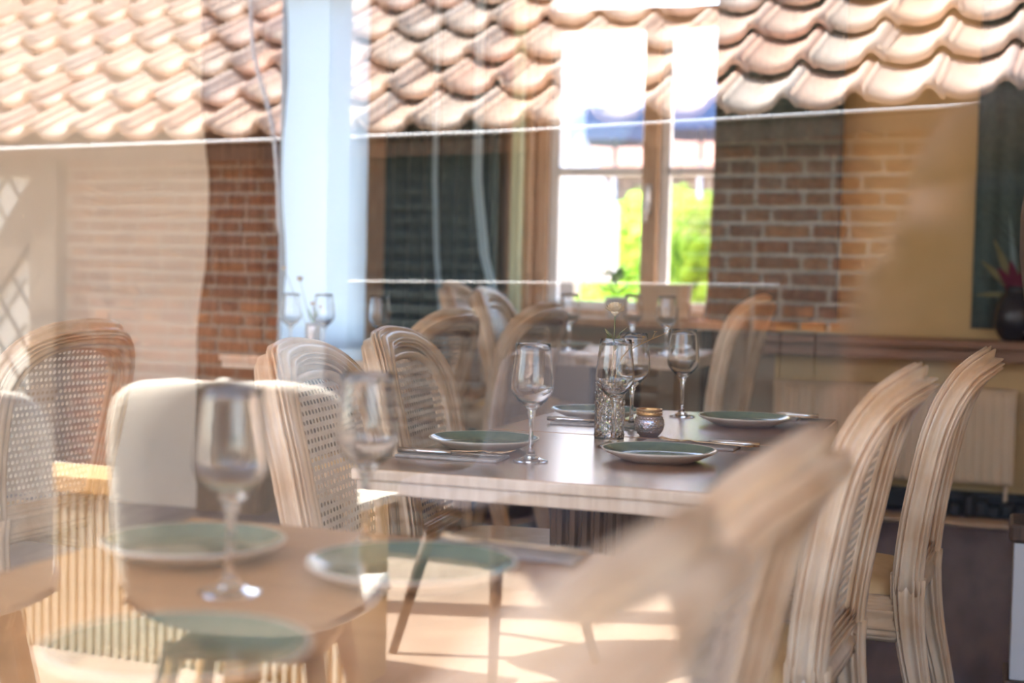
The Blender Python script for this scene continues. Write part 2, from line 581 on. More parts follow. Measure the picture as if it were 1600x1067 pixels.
def curtain_thing(label, x0, x1, y, z0, folds, lit_folds=None, amp=0.035):
    c = thing('curtain', label, 'curtain', ((x0 + x1) / 2, y, z0))
    o = curtain('cloth', '', x0, x1, y, z0, 2.66, folds, 'curtain', amp)
    o.parent = c
    o.location = -Vector(c.location)
    r = MB().tube([(x0 - 0.05, y, 2.68), (x1 + 0.05, y, 2.68)], 0.012, 10).build('curtain_rod', 'black', c, True)
    r.location = -Vector(c.location)
    for (a, b, dr) in lit_folds or ():
        q = curtain('lit_fold', '', a, b, y - 0.055, z0, 2.66, 1, 'litfold', 0.012, dr)  # lit curtain folds, put in as strips of pale blue
        q.parent = c
        q.location = -Vector(c.location)
    return c


curtain_thing('dark green-grey curtain with lit folds painted pale blue left of the back window', -2.93, -2.33, 6.52, 0.12, 7,
              [(-2.655, -2.628, 0.03), (-2.445, -2.400, 0.08)])
curtain_thing('dark grey curtain between the crooked post and the yellow wall', -1.285, -0.70, 6.54, 0.92, 5, None, 0.012)
curtain_thing('nearly black curtain behind the dark vase at the right edge', -0.13, 0.42, 6.665, 0.92, 6, None, 0.014)

sl = thing('window_sill', 'brown wooden sill board above the cream radiator', 'sill', (-0.3, 6.58, 0.80))
MB().box(-0.82, 1.2, -0.14, 0.11, 0.035, 0.075, 0.008).build('board', 'sillwood', sl)
MB().box(-0.80, 1.18, -0.10, 0.10, -0.02, 0.035, 0.006).build('apron', 'sillwood', sl)

rd = thing('radiator', 'cream panel radiator under the brown sill', 'radiator', (-0.46, 6.60, 0.10))
mb = MB()
prof = []
n = 27
L0, L1 = -0.52, 0.53
for i in range(n):
    a = L0 + (L1 - L0) * i / n
    st = (L1 - L0) / n
    prof += [(a, 0), (a + st * 0.55, 0), (a + st * 0.65, 0.009), (a + st * 0.9, 0.009)]
prof.append((L1, 0))
v, f = [], []
for z in (0.14, 0.155, 0.53, 0.545):
    e = 0.008 if z in (0.14, 0.545) else 0
    v += [(x, -0.045 + y + e, z) for x, y in prof]
m_ = len(prof)
for j in range(3):
    for i in range(m_ - 1):
        f.append((j * m_ + i, j * m_ + i + 1, (j + 1) * m_ + i + 1, (j + 1) * m_ + i))
mb.add(v, f)
mb.box(L0, L1, -0.03, 0.045, 0.14, 0.545)
mb.build('panel', 'radiator', rd)
MB().box(L0 - 0.004, L1 + 0.004, -0.048, 0.05, 0.545, 0.556, 0.003).build('top_grille', 'radiator', rd)
MB().tube([(L1 - 0.03, 0, 0.15), (L1 - 0.03, 0, 0.0)], 0.009, 8).build('pipe', 'radiator', rd, True)
MB().tube([(L0 + 0.03, 0, 0.15), (L0 + 0.03, 0, 0.0)], 0.009, 8).build('pipe', 'radiator', rd, True)
struct(MB().box(-1.0, 0.7, 6.64, 6.70, 0.10, 0.19, 0.006).build('baseboard_back', 'black'))
st = MB()
for i in range(9):
    st.box(-0.30 + i * 0.055 + random.uniform(-.01, .01), -0.25 + i * 0.055, 6.50, 6.60, 0.10, 0.15 + random.uniform(0, 0.05), 0.01)
tag(st.build('black_bag', 'black'), 'black crumpled bag lying on the floor under the radiator', 'bag')
ths = MB()
ths.box(-1.1, 0.7, 6.28, 6.42, 0.088, 0.112, 0.012)
struct(ths.build('trim_7', 'tanwood'))

# crooked dark post on a white plinth at the right edge
pp = thing('plinth_post', 'dark wooden post on a white plinth at the right edge', 'post', (0.135, 3.98, floor_z(3.98)))
MB().box(-0.10, 0.12, -0.10, 0.10, 0, 0.075, 0.006).build('base', 'darkwood', pp)
MB().box(-0.085, 0.11, -0.09, 0.09, 0.075, 0.435, 0.004).build('plinth', 'whitepaint', pp)
MB().box(-0.098, 0.12, -0.10, 0.10, 0.435, 0.485, 0.01).build('cap', 'darkwood', pp)
v = []
mb = MB()
pts, rr = [], []
for i in range(24):
    z = 0.48 + i * 0.1
    pts.append((0.012 + 0.018 * math.sin(z * 4.0) + 0.01 * math.sin(z * 9), 0, z))
    rr.append(0.075 + 0.012 * math.sin(z * 6))
mb.tube(pts, rr, 10)
mb.build('shaft', 'post', pp, True)

# ================================================================== cane-backed dining chair
XB = [(0.0, -0.29), (0.15, -0.255), (0.30, -0.222), (0.42, -0.208), (0.50, -0.210), (0.60, -0.222), (0.70, -0.240), (0.78, -0.257),
      (0.85, -0.280), (0.90, -0.307), (0.93, -0.335), (0.96, -0.375)]


def smooth_tab(tab, n=80):
    pts = smoothpath(tab, n)
    return pts


XBS = smooth_tab(XB)


def xb(z):
    return interp(XBS, z)


def bnorm(z):
    """normal of the curved back (towards the sitter)"""
    d = (xb(z + 0.01) - xb(z - 0.01)) / 0.02
    if z > 0.94:
        d = (xb(0.95) - xb(0.93)) / 0.02
    v = Vector((1, 0, -d))
    return v.normalized()


def reeded(wd, dp, nper=20, amp=0.0035, sub=4):
    """rounded rectangle outline, its face ribbed with half-round reeds"""
    out = []
    N = nper * sub
    for k in range(N):
        g = 2 * PI * k / N
        ex = 0.55
        cx = math.copysign(abs(math.cos(g)) ** ex, math.cos(g)) * wd / 2
        cy = math.copysign(abs(math.sin(g)) ** ex, math.sin(g)) * dp / 2
        q = abs(math.sin(g * nper / 2))
        s_ = 1 + (q - 0.6) * amp / (0.5 * min(wd, dp)) * 1.6
        out.append((cx * s_, cy * s_))
    return out


def arch(hw_top, hw_bot, z_bot, z_top, rc, n_side=10, n_arc=12, n_top=8):
    """half-outline of a round-shouldered back, then mirrored: list of (y, z)"""
    pts = []
    zc = z_top - rc * 0.86
    for i in range(n_side):
        t = i / n_side
        e = math.sin(t * PI / 2)
        pts.append((hw_bot + (hw_top - hw_bot) * e, z_bot + (zc - z_bot) * t))
    for i in range(n_arc + 1):
        g = i / n_arc * math.radians(76)
        pts.append((hw_top - rc * (1 - math.cos(g)), zc + rc * 0.86 * math.sin(g) / math.sin(math.radians(76)) * 0.95))
    y1, z1 = pts[-1]
    for i in range(1, n_top + 1):
        t = i / n_top
        pts.append((y1 * (1 - t), z1 + (z_top - z1) * math.sin(t * PI / 2)))
    return pts + [(-y, z) for y, z in pts[-2::-1]]


def back_sweep(outline, prof, off=0.0):
    cs, ns, bs = [], [], []
    P = [Vector((xb(z), y, z)) for y, z in outline]
    for i, p in enumerate(P):
        z = outline[i][1]
        t = (P[min(i + 1, len(P) - 1)] - P[max(i - 1, 0)]).normalized()
        b = bnorm(z)
        n_ = t.cross(b).normalized()
        cs.append(p + b * off)
        ns.append(n_)
        bs.append(b)
    return MB().sweep(cs, ns, bs, prof)


def inset(outline, d, zmin):
    res = []
    n = len(outline)
    for i, (y, z) in enumerate(outline):
        a, b = outline[max(i - 1, 0)], outline[min(i + 1, n - 1)]
        ty, tz = b[0] - a[0], b[1] - a[1]
        l = math.hypot(ty, tz)
        res.append((y - tz / l * d, z + ty / l * d))
    return [q for q in res if q[1] > zmin]


def make_chair():
    root = thing('dining_chair', 'x', 'chair')
    out = arch(0.232, 0.196, 0.435, 0.935, 0.17)
    back_sweep(out, reeded(0.062, 0.056, 14, 0.0085, 6)).build('back_frame', 'oak', root, True)
    inn = inset(out, 0.036, 0.455)
    bead = [(0.010 * math.cos(2 * PI * k / 10), 0.012 * math.sin(2 * PI * k / 10)) for k in range(10)]
    back_sweep(inn, bead, 0.004).build('inner_bead', 'oak', root, True)
    # cane: real holes, hexagonal, between woven strands
    pit = 0.0175
    lim = inset(out, 0.030, 0.455)
    half = [(z, y) for y, z in lim if y >= 0]

    def halfw(z):
        if z > 0.9 or z < 0.462:
            return -1
        return interp(sorted(half), z)
    v, f, idx = [], [], {}

    def pt(y, z):
        key = (round(y * 1e5), round(z * 1e5))
        if key not in idx:
            idx[key] = len(v)
            v.append((xb(z), y, z))
        return idx[key]
    j = 0
    z = 0.466
    while z < 0.90:
        for i in range(-13, 14):
            yc = i * pit + (0.5 * pit if j % 2 else 0)
            if abs(yc) + pit * 0.4 > halfw(z):
                continue
            h = pit / 2
            o8 = [(-h, -h), (0, -h), (h, -h), (h, 0), (h, h), (0, h), (-h, h), (-h, 0)]
            i8 = [(-.27, -.18), (0, -.30), (.27, -.18), (.30, 0), (.27, .18), (0, .30), (-.27, .18), (-.30, 0)]
            O = [pt(yc + a, z + b) for a, b in o8]
            I = [pt(yc + a * pit, z + b * pit) for a, b in i8]
            for q in range(8):
                f.append((O[q], O[(q + 1) % 8], I[(q + 1) % 8], I[q]))
        z += pit
        j += 1
    mesh('cane_panel', v, f, 'cane', root)
    # lower back rail, ribbed lengthwise
    pr = reeded(0.085, 0.042, 16, 0.006)
    cs = [Vector((xb(0.45), y, 0.445)) for y in (-0.20, -0.1, 0, 0.1, 0.20)]
    MB().sweep(cs, [Vector((0, 0, 1))] * 5, [Vector((1, 0, 0))] * 5, pr).build('lower_rail', 'oak', root, True)
    # rear legs sweep backwards
    for s in (-1, 1):
        cs, ns, bs = [], [], []
        for i in range(12):
            z = 0.47 * (1 - i / 11)
            cs.append(Vector((xb(z), s * (0.196 + 0.012 * (0.47 - z)), z)))
            k = 1.13 - 0.46 * i / 11
            ns.append(Vector((0, 1, 0)) * k)
            bs.append(Vector((1, 0, 0.15)).normalized() * k)
        MB().sweep(cs, ns, bs, reeded(0.060, 0.058, 14, 0.008, 6)).build('leg', 'oak', root, True)
    # front legs, turned and fluted
    for s in (-1, 1):
        prof_ = [(0.014, 0), (0.019, 0.02), (0.016, 0.05), (0.024, 0.26), (0.029, 0.30), (0.024, 0.315), (0.031, 0.33), (0.031, 0.34)]
        MB().lathe(prof_, 40, (0.172, s * 0.215, 0), mod=lambda g, z: 1 + 0.06 * abs(math.sin(g * 5))).build('leg', 'oak', root, True)
    # seat frame: apron ribbed lengthwise, square blocks at the corners
    sf = MB()
    pr = reeded(0.085, 0.040, 16, 0.006)
    for s in (-1, 1):
        c = [Vector((x, s * (0.205 + 0.02 * (x + 0.2) / 0.4), 0.375)) for x in (-0.20, 0.0, 0.15)]
        sf.sweep(c, [Vector((0, 0, 1))] * 3, [Vector((0, 1, 0))] * 3, pr)
    c = [Vector((0.172, y, 0.375)) for y in (-0.2, 0, 0.2)]
    sf.sweep(c, [Vector((0, 0, 1))] * 3, [Vector((1, 0, 0))] * 3, pr)
    sf.build('seat_frame', 'oak', root, True)
    for s in (-1, 1):
        cb = MB().box(0.140, 0.205, s * 0.215 - 0.032, s * 0.215 + 0.032, 0.325, 0.425, 0.005)
        for q in range(5):
            cb.tube([(0.207, s * 0.215 - 0.024, 0.343 + q * 0.016), (0.207, s * 0.215 + 0.024, 0.343 + q * 0.016)], 0.006, 8)
            cb.tube([(0.148, s * 0.249, 0.343 + q * 0.016), (0.198, s * 0.249, 0.343 + q * 0.016)], 0.006, 8)
        cb.build('corner_block', 'oak', root)
    # domed cushion
    v, f = [], []
    n = 17
    for j in range(n):
        for i in range(n):
            a, b = i / (n - 1) * 2 - 1, j / (n - 1) * 2 - 1
            hh = 0.048 * (max(0, 1 - abs(a) ** 5) * max(0, 1 - abs(b) ** 5)) ** 0.6
            x = -0.012 + a * 0.183
            v.append((x, b * (0.195 + 0.02 * (a + 1) / 2), 0.412 + hh))
    for j in range(n - 1):
        for i in range(n - 1):
            p = j * n + i
            f.append((p, p + 1, p + n + 1, p + n))
    k = len(v)
    v += [(-0.195, -0.195, 0.40), (0.171, -0.215, 0.40), (0.171, 0.215, 0.40), (-0.195, 0.195, 0.40)]
    f.append((k + 3, k + 2, k + 1, k))
    mesh('cushion', v, f, 'leather', root, True)
    return root


CH0 = make_chair()
first = [True]


def chair(top_x, y, facing, label, rz=0.0, sz=1.0, group=None):
    """facing +1: sitter looks to +x; the back then leans to -x"""
    if first[0]:
        o = CH0
        first[0] = False
    else:
        o = copy_tree(CH0)
    o.location = (top_x + 0.36 * facing, y, floor_z(y))
    o.rotation_euler = (0, 0, (0 if facing > 0 else PI) + rz)
    o.scale = (1, 1, sz)
    o['label'] = label
    if group:
        o['group'] = group
    return o


G = 'cane-backed dining chairs'
chair(-1.37, 2.60, 1, 'cane-backed chair facing the table, in front of the other chair on its left side', 0.10, 1.0, G)
chair(-1.50, 3.36, 1, 'cane-backed chair facing the table, behind the blurred wine glass with the darker background', 0.08, 1.0, G)
chair(-0.122, 2.60, -1, 'ribbed oak chair on the right of the table, second farthest, beige seat showing', -0.06, 1.0, G)
chair(-0.012, 3.42, -1, 'ribbed oak chair farthest right, nearest to the white plinth', -0.05, 1.0, G)
chair(-2.22, 3.14, -1, 'cane-backed chair at the far left, seen from behind', -0.05, 1.0, G)
chair(-0.150, 1.37, -1, 'blurred pale chair back in front of the right end of the table', -0.05, 1.0, G)
chair(-0.160, 0.81, -1, 'most blurred pale chair back at the bottom, closest to the window glass', -0.03, 1.0, G)
chair(-1.70, 4.45, -1, 'small blurred chair seen from behind, left of the grey chair row, at the curtain', -0.05, 1.0, G)
chair(-1.545, 4.98, -1, 'small blurred chair seen from behind just left of the back table edge', -0.05, 1.0, G)
chair(-2.45, 6.20, 1, 'distant chair with white-lit cane back, leftmost before the dark curtain', 0.08, 1.02, G)
chair(-2.10, 5.67, 1, 'distant chair with white-lit cane back at the left end of the back table', 0.08, 1.02, G)
chair(-0.87, 5.62, -1, 'distant chair leaning back at the right end of the back table', -0.08, 1.02, G)


# ================================================================== tables
def table(name, label, x0, x1, y0, y1, top='tabletop', z=None, base='darkwood', group=None, edge='edge', px=0.0):
    cx, cy = (x0 + x1) / 2, (y0 + y1) / 2
    zf = floor_z(cy)
    h = 0.75
    t = thing(name, label, 'table', (cx, cy, zf), 0, group)
    a, b = (x1 - x0) / 2, (y1 - y0) / 2
    o = MB().box(-a + 0.004, a - 0.004, -b + 0.004, b - 0.004, h - 0.004, h).build('top_veneer', top, t)
    MB().box(-a, a, -b, b, h - 0.022, h - 0.001, 0.004).build('top_board', edge, t)
    MB().box(-a + 0.008, a - 0.008, -b + 0.008, b - 0.008, h - 0.048, h - 0.022, 0.004).build('under_board', edge, t)
    pd = MB().box(px - 0.065, px + 0.065, -0.13, 0.13, 0.04, h - 0.048)
    for s in (-1, 1):
        for q in range(11):
            c = -0.12 + q * 0.024
            pd.tube([(px + s * 0.065, c, 0.05), (px + s * 0.065, c, h - 0.05)], 0.010, 6, False)
        for q in range(5):
            c = -0.05 + q * 0.025
            pd.tube([(px + c, s * 0.13, 0.05), (px + c, s * 0.13, h - 0.05)], 0.010, 6, False)
    pd.build('pedestal', base, t)
    MB().box(px - 0.072, px + 0.072, -0.25, 0.25, 0.0, 0.04, 0.008).build('foot_plate', base, t)
    return t


TG = 'square dining tables'
table('dining_table', 'brown table with pale edge in the middle, the nearer of the two pushed together', -1.125, -0.425, 2.37, 3.125, group=TG, px=0.032)
table('dining_table', 'brown table in the middle, the farther one beyond the seam', -1.125, -0.400, 3.13, 3.82, group=TG, px=0.02)
table('dining_table', 'blurred wooden table at the bottom in front, with two wine glasses', -1.10, -0.46, 0.98, 1.79, 'oaktop', group=TG, px=-0.03)
table('dining_table', 'table at the left edge beside the far left chair', -3.30, -2.64, 2.80, 3.55, group=TG)
table('dining_table', 'small table with glasses and dried flowers before the white blind', -2.74, -2.12, 4.62, 5.28, group=TG)
table('dining_table', 'wooden table under the back window between three chairs', -1.86, -1.10, 5.25, 5.95, 'oaktop', group=TG)

TZ = 0.75


# ================================================================== wine glasses
GL0 = None


def glass(x, y, z, label, rz=0.0):
    global GL0
    if GL0 is None:
        GL0 = make_glass_mesh()
        o = GL0
    else:
        o = GL0.copy()
        COL.objects.link(o)
    o.location = (x, y, z + 0.0008)
    o.rotation_euler = (0, 0, rz)
    return tag(o, label, 'glass', 'stemmed wine glasses')


def make_glass_mesh():
    outp = [(0.0001, 0.0), (0.033, 0.0), (0.0345, 0.0012), (0.033, 0.0026), (0.022, 0.0055), (0.011, 0.011), (0.0062, 0.020), (0.0048, 0.035), (0.0044, 0.06), (0.0048, 0.080),
            (0.0062, 0.090), (0.0085, 0.0945), (0.0075, 0.0985), (0.0115, 0.1035), (0.020, 0.111), (0.031, 0.122), (0.0385, 0.132), (0.0415, 0.141), (0.0418, 0.149),
            (0.0405, 0.165), (0.0378, 0.190), (0.0348, 0.215), (0.0335, 0.2285), (0.0331, 0.2292),
            (0.0326, 0.2285), (0.0338, 0.215), (0.0368, 0.190), (0.0395, 0.165), (0.0408, 0.149), (0.0404, 0.142), (0.0372, 0.133), (0.0295, 0.1235), (0.018, 0.1135), (0.008, 0.1085), (0.0001, 0.1075)]
    return MB().lathe(outp, 44).build('wine_glass', 'glass', None, True)


glass(-0.855, 2.61, TZ, 'wine glass standing alone at the left front of the middle table')
glass(-0.775, 2.93, TZ, 'wine glass standing directly in front of the cut crystal vase')
glass(-0.83, 3.30, TZ, 'wine glass half hidden behind the crystal vase')
glass(-0.785, 3.66, TZ, 'wine glass at the far right behind the round candle jar')
glass(-0.80, 1.38, TZ, 'large blurred wine glass at the left of the front table')
glass(-0.775, 1.68, TZ, 'blurred wine glass before the chair backs beside the front plate')
glass(-2.56, 4.84, TZ + floor_z(4.95), 'distant wine glass with dark edge left of the dried flowers')
glass(-2.45, 4.90, TZ + floor_z(4.95), 'distant faint wine glass right of the dried flowers before the blind')
glass(-2.20, 4.86, TZ + floor_z(4.95), 'distant wine glass against the tan jamb and dark curtain')
glass(-1.62, 5.40, TZ + floor_z(5.6), 'blurred wine glass at the left on the back table')
glass(-1.42, 5.62, TZ + floor_z(5.6), 'blurred wine glass in the middle of the back table')
glass(-1.24, 5.45, TZ + floor_z(5.6), 'blurred wine glass at the right on the back table')


# ================================================================== plates, napkins, cutlery
def make_plate():
    r = thing('dinner_plate', 'x', 'plate')
    outer = [(0.0001, 0.003), (0.060, 0.003), (0.062, 0.0), (0.068, 0.0), (0.085, 0.006), (0.105, 0.015), (0.114, 0.0205), (0.1155, 0.0225), (0.1145, 0.0240), (0.112, 0.0235)]
    inner = [(0.112, 0.0235), (0.106, 0.0195), (0.095, 0.0125), (0.082, 0.0085), (0.060, 0.0072), (0.0001, 0.0068)]
    MB().lathe(outer, 64).build('body', 'platerim', r, True)
    MB().lathe(inner, 64).build('glazed_well', 'plate', r, True)
    return r


PL0 = [None]


def plate(x, y, z, label, s=1.0):
    if PL0[0] is None:
        PL0[0] = o = make_plate()
    else:
        o = copy_tree(PL0[0])
    o.location = (x, y, z)
    o.scale = (s, s, 1)
    return tag(o, label, 'plate', 'green glazed plates')


plate(-0.635, 2.76, TZ, 'green plate with cream rim at the right front of the middle table')
plate(-1.01, 2.77, TZ, 'green plate with cream rim at the left front, beside the cane chair')
plate(-0.60, 3.54, TZ, 'green plate at the far right of the middle table, beyond the seam')
plate(-0.98, 3.52, TZ, 'green plate at the far left of the middle table behind a wine glass')
plate(-0.645, 1.53, TZ, 'blurred green plate on the front table, right of both glasses', 1.08)
plate(-0.945, 1.54, TZ, 'blurred green plate on the front table behind the left glass')
plate(-0.69, 1.10, TZ, 'blurred green plate at the very bottom of the picture', 1.05)
plate(-1.70, 5.60, TZ + floor_z(5.6), 'distant plate at the left on the back table')
plate(-1.27, 5.68, TZ + floor_z(5.6), 'distant plate at the right on the back table')


def make_fork():
    r = MB()
    r.sweep([Vector((x, 0, z)) for x, z in ((-0.09, 0.003), (-0.05, 0.004), (0.02, 0.006), (0.05, 0.008))],
            [Vector((0, 1, 0)) * s for s in (1.1, 0.9, 0.5, 0.7)], [Vector((0, 0, 1))] * 4,
            [(0.005, -0.0012), (0.005, 0.0012), (-0.005, 0.0012), (-0.005, -0.0012)])
    r.sweep([Vector((x, 0, z)) for x, z in ((0.05, 0.008), (0.06, 0.007), (0.07, 0.006))],
            [Vector((0, 1, 0)) * s for s in (0.7, 2.2, 2.3)], [Vector((0, 0, 1))] * 3,
            [(0.005, -0.001), (0.005, 0.001), (-0.005, 0.001), (-0.005, -0.001)])
    for q in range(4):
        yy = -0.0095 + q * 0.0063
        r.tube([(0.068, yy, 0.006), (0.09, yy, 0.007), (0.112, yy, 0.012)], [0.0014, 0.0013, 0.0008], 6)
    return r


def make_knife():
    r = MB()
    r.tube([(-0.11, 0, 0.005), (-0.06, 0, 0.005), (0.0, 0, 0.005)], [0.0055, 0.0058, 0.0045], 10)
    r.add([(0, -0.004, 0.0045), (0.09, -0.004, 0.0045), (0.115, 0.004, 0.0045), (0.10, 0.009, 0.0045), (0, 0.007, 0.0045),
           (0, -0.004, 0.0058), (0.09, -0.004, 0.0055), (0.115, 0.004, 0.0052), (0.10, 0.009, 0.0048), (0, 0.007, 0.005)],
          [(4, 3, 2, 1, 0), (5, 6, 7, 8, 9), (0, 1, 6, 5), (1, 2, 7, 6), (2, 3, 8, 7), (3, 4, 9, 8), (4, 0, 5, 9)])
    return r


FK, KN, NP = make_fork(), make_knife(), MB().box(-0.105, 0.105, -0.045, 0.045, 0, 0.006, 0.0025)
FKm = KNm = NPm = None


def place(kind, x, y, z, rz, label):
    global FKm, KNm, NPm
    d = {'fork': (FK, 'fork', 'gold', 'forks on the tables'), 'knife': (KN, 'table_knife', 'silver', 'knives on the tables'), 'napkin': (NP, 'napkin', 'napkin', 'folded grey napkins')}[kind]
    o = d[0].build(d[1], d[2], None, kind != 'napkin', (x, y, z), (0, 0, rz))
    return tag(o, label, kind, d[3])


NZ = TZ + 0.006
place('napkin', -1.012, 2.595, TZ, 0.04, 'folded grey napkin at the left front of the middle table')
place('knife', -1.01, 2.582, NZ, 0.05, 'steel knife on the napkin at the left front')
place('fork', -1.005, 2.612, NZ, 0.12, 'steel fork on the napkin at the left front, tines by the glass foot')
place('napkin', -0.93, 3.345, TZ, 0.02, 'folded napkin beyond the seam left of the crystal vase')
place('knife', -0.94, 3.335, NZ, 0.03, 'knife on the napkin left of the crystal vase')
place('fork', -0.90, 3.36, NZ, 0.05, 'fork on the napkin left of the crystal vase')
place('napkin', -0.63, 3.02, TZ, PI, 'folded napkin behind the right front plate')
place('fork', -0.58, 3.01, NZ, PI, 'champagne coloured fork handle right of the right front plate')
place('knife', -0.59, 3.035, NZ, PI, 'knife beside the fork behind the right front plate')
place('napkin', -0.60, 3.76, TZ, PI, 'folded napkin behind the far right plate')
place('fork', -0.545, 3.735, NZ, PI, 'champagne coloured fork handle right of the far right plate')
place('knife', -0.555, 3.77, NZ, PI, 'knife behind the far right plate')
place('napkin', -0.60, 1.735, TZ, PI, 'blurred pale napkin behind the front plate')
place('fork', -0.58, 1.735, NZ, PI, 'blurred fork on the napkin behind the front plate')

# ================================================================== crystal vase with dried flower
vz = thing('crystal_vase', 'cut crystal vase with a diamond pattern in the middle of the table', 'vase', (-0.825, 3.08, TZ))


def crystal_mesh():
    n, rows = 48, 26
    H, R_ = 0.125, 0.0335
    v, f = [], []
    for j in range(rows + 1):
        for k in range(n):
            g = 2 * PI * k / n
            t = j / rows
            d = abs(((k / n * 12 + t * 7) % 1) - 0.5) + abs(((k / n * 12 - t * 7) % 1) - 0.5)
            r = R_ + 0.0028 * (d - 0.5) * (1 if 0.06 < t < 0.86 else 0)
            v.append((r * math.cos(g), r * math.sin(g), t * H))
    for j in range(rows):
        for k in range(n):
            f.append((j * n + k, j * n + (k + 1) % n, (j + 1) * n + (k + 1) % n, (j + 1) * n + k))
    base = (rows + 1) * n
    for t in (1.0, 0.12):
        for k in range(n):
            g = 2 * PI * k / n
            v.append((0.0285 * math.cos(g), 0.0285 * math.sin(g), t * H))
    for k in range(n):
        a, b = k, (k + 1) % n
        f.append((rows * n + a, rows * n + b, base + b, base + a))
        f.append((base + a, base + b, base + n + b, base + n + a))
    f.append(tuple(base + n + k for k in range(n)))
    f.append(tuple(range(n))[::-1])
    return v, f


v, f = crystal_mesh()
mesh('cut_body', v, f, 'crystal', vz)


def flower_head(mb, c, r, petals=26, up=0.6):
    for q in range(petals):
        g = q * 2.399
        ring = q / petals
        el = 0.15 + ring * 1.2
        d = Vector((math.cos(g) * math.cos(el), math.sin(g) * math.cos(el), math.sin(el) * up))
        s = Vector((-math.sin(g), math.cos(g), 0))
        L = r * (1.0 - 0.35 * ring)
        p = Vector(c)
        a, b, e = p + d * L * 0.2, p + d * L * 0.7 + Vector((0, 0, r * 0.12)), p + d * L + Vector((0, 0, r * 0.35))
        w_ = r * 0.24
        mb.add([a, b - s * w_, e, b + s * w_, b + Vector((0, 0, 0.0012))], [(0, 1, 4), (1, 2, 4), (2, 3, 4), (3, 0, 4)])
    return mb


fl = thing('dried_flower', 'pale dried flower with a leafy stem standing in the crystal vase', 'flower', (-0.825, 3.08, TZ + 0.02))
fc = (0.012, -0.02, 0.262)
MB().tube(smoothpath([(0, 0, 0), (0.005, -0.008, 0.12), (0.010, -0.016, 0.2), fc], 12), 0.0016, 6).build('stem', 'stem', fl, True)
flower_head(MB().lathe([(0.0001, -0.008), (0.009, 0.0), (0.010, 0.008), (0.0001, 0.014)], 10, fc), fc, 0.027, 60, 0.9).build('petals', 'petal', fl)
lf = MB()
for (z, g) in ((0.205, 0.3), (0.20, 2.6), (0.185, 1.4), (0.19, 4.4), (0.175, 5.4)):
    d = Vector((math.cos(g), math.sin(g), 0.9)).normalized()
    s = Vector((-math.sin(g), math.cos(g), 0))
    p = Vector((0.009, -0.014, z))
    lf.add([p, p + d * 0.02 + s * 0.008, p + d * 0.042, p + d * 0.02 - s * 0.008, p + d * 0.02 + Vector((0, 0, .002))], [(0, 1, 4), (1, 2, 4), (2, 3, 4), (3, 0, 4)])
lf.build('leaves', 'stem', fl)
sp = thing('dried_sprig', 'thin ochre twig reaching right out of the crystal vase', 'twig', (-0.825, 3.08, TZ + 0.02))
P = smoothpath([(0, 0, 0), (0.012, 0.006, 0.13), (0.035, 0.015, 0.175), (0.075, 0.03, 0.20), (0.12, 0.05, 0.222)], 16)
tw = MB().tube(P, [0.0014 - 0.00006 * i for i in range(16)], 6)
for i in (8, 10, 12, 14):
    p = Vector(P[i])
    tw.tube([p, p + Vector((0.006, 0.002, 0.014))], 0.0006, 5)
tw.build('twig', 'petal2', sp, True)
bd = MB()
for i in (8, 10, 12, 14, 15):
    p = Vector(P[i]) + (Vector((0.006, 0.002, 0.015)) if i < 15 else Vector((0, 0, 0)))
    flower_head(bd, p, 0.005, 8)
bd.build('buds', 'petal2', sp)

# ================================================================== candle jar
cj = thing('candle_jar', 'round silver candle jar with raised dots and a brass collar', 'candle holder', (-0.755, 3.17, TZ))
n = 48
prof = [(0.0001, 0), (0.019, 0), (0.024, 0.004), (0.031, 0.014), (0.0345, 0.026), (0.033, 0.038), (0.028, 0.047), (0.026, 0.050)]
MB().lathe(smoothpath(prof, 30), n).build('bowl', 'mercury', cj, True)
dots = MB()
for j in range(8):
    z = 0.007 + j * 0.0052
    r = interp([(p[1], p[0]) for p in prof[1:]], z)
    for k in range(24):
        g = 2 * PI * (k + 0.5 * (j % 2)) / 24
        c = Vector((r * math.cos(g), r * math.sin(g), z))
        nn = Vector((math.cos(g), math.sin(g), (z - 0.026) * 20)).normalized()
        a = Vector((-math.sin(g), math.cos(g), 0))
        b = nn.cross(a)
        vv = [c + nn * 0.0016]
        for q in range(6):
            h = q * PI / 3
            vv.append(c + (a * math.cos(h) + b * math.sin(h)) * 0.0027)
        dots.add(vv, [(0, 1 + q, 1 + (q + 1) % 6) for q in range(6)])
d_ = dots.build('dot_relief', 'mercury', cj, True)
d_['kind'] = 'stuff'
MB().lathe([(0.0255, 0.049), (0.0295, 0.049), (0.0300, 0.051), (0.0292, 0.0535), (0.0292, 0.0585), (0.0305, 0.061), (0.0300, 0.063), (0.0262, 0.063), (0.0255, 0.0615), (0.0255, 0.049)], n).build('collar', 'brass', cj, True)
bb = MB()
for k in range(26):
    g = 2 * PI * k / 26
    bb.lathe([(0.0001, -0.0016), (0.0016, 0), (0.0001, 0.0016)], 6, (0.0295 * math.cos(g), 0.0295 * math.sin(g), 0.056))
q_ = bb.build('bead_ring', 'gold', cj, True)
q_['kind'] = 'stuff'

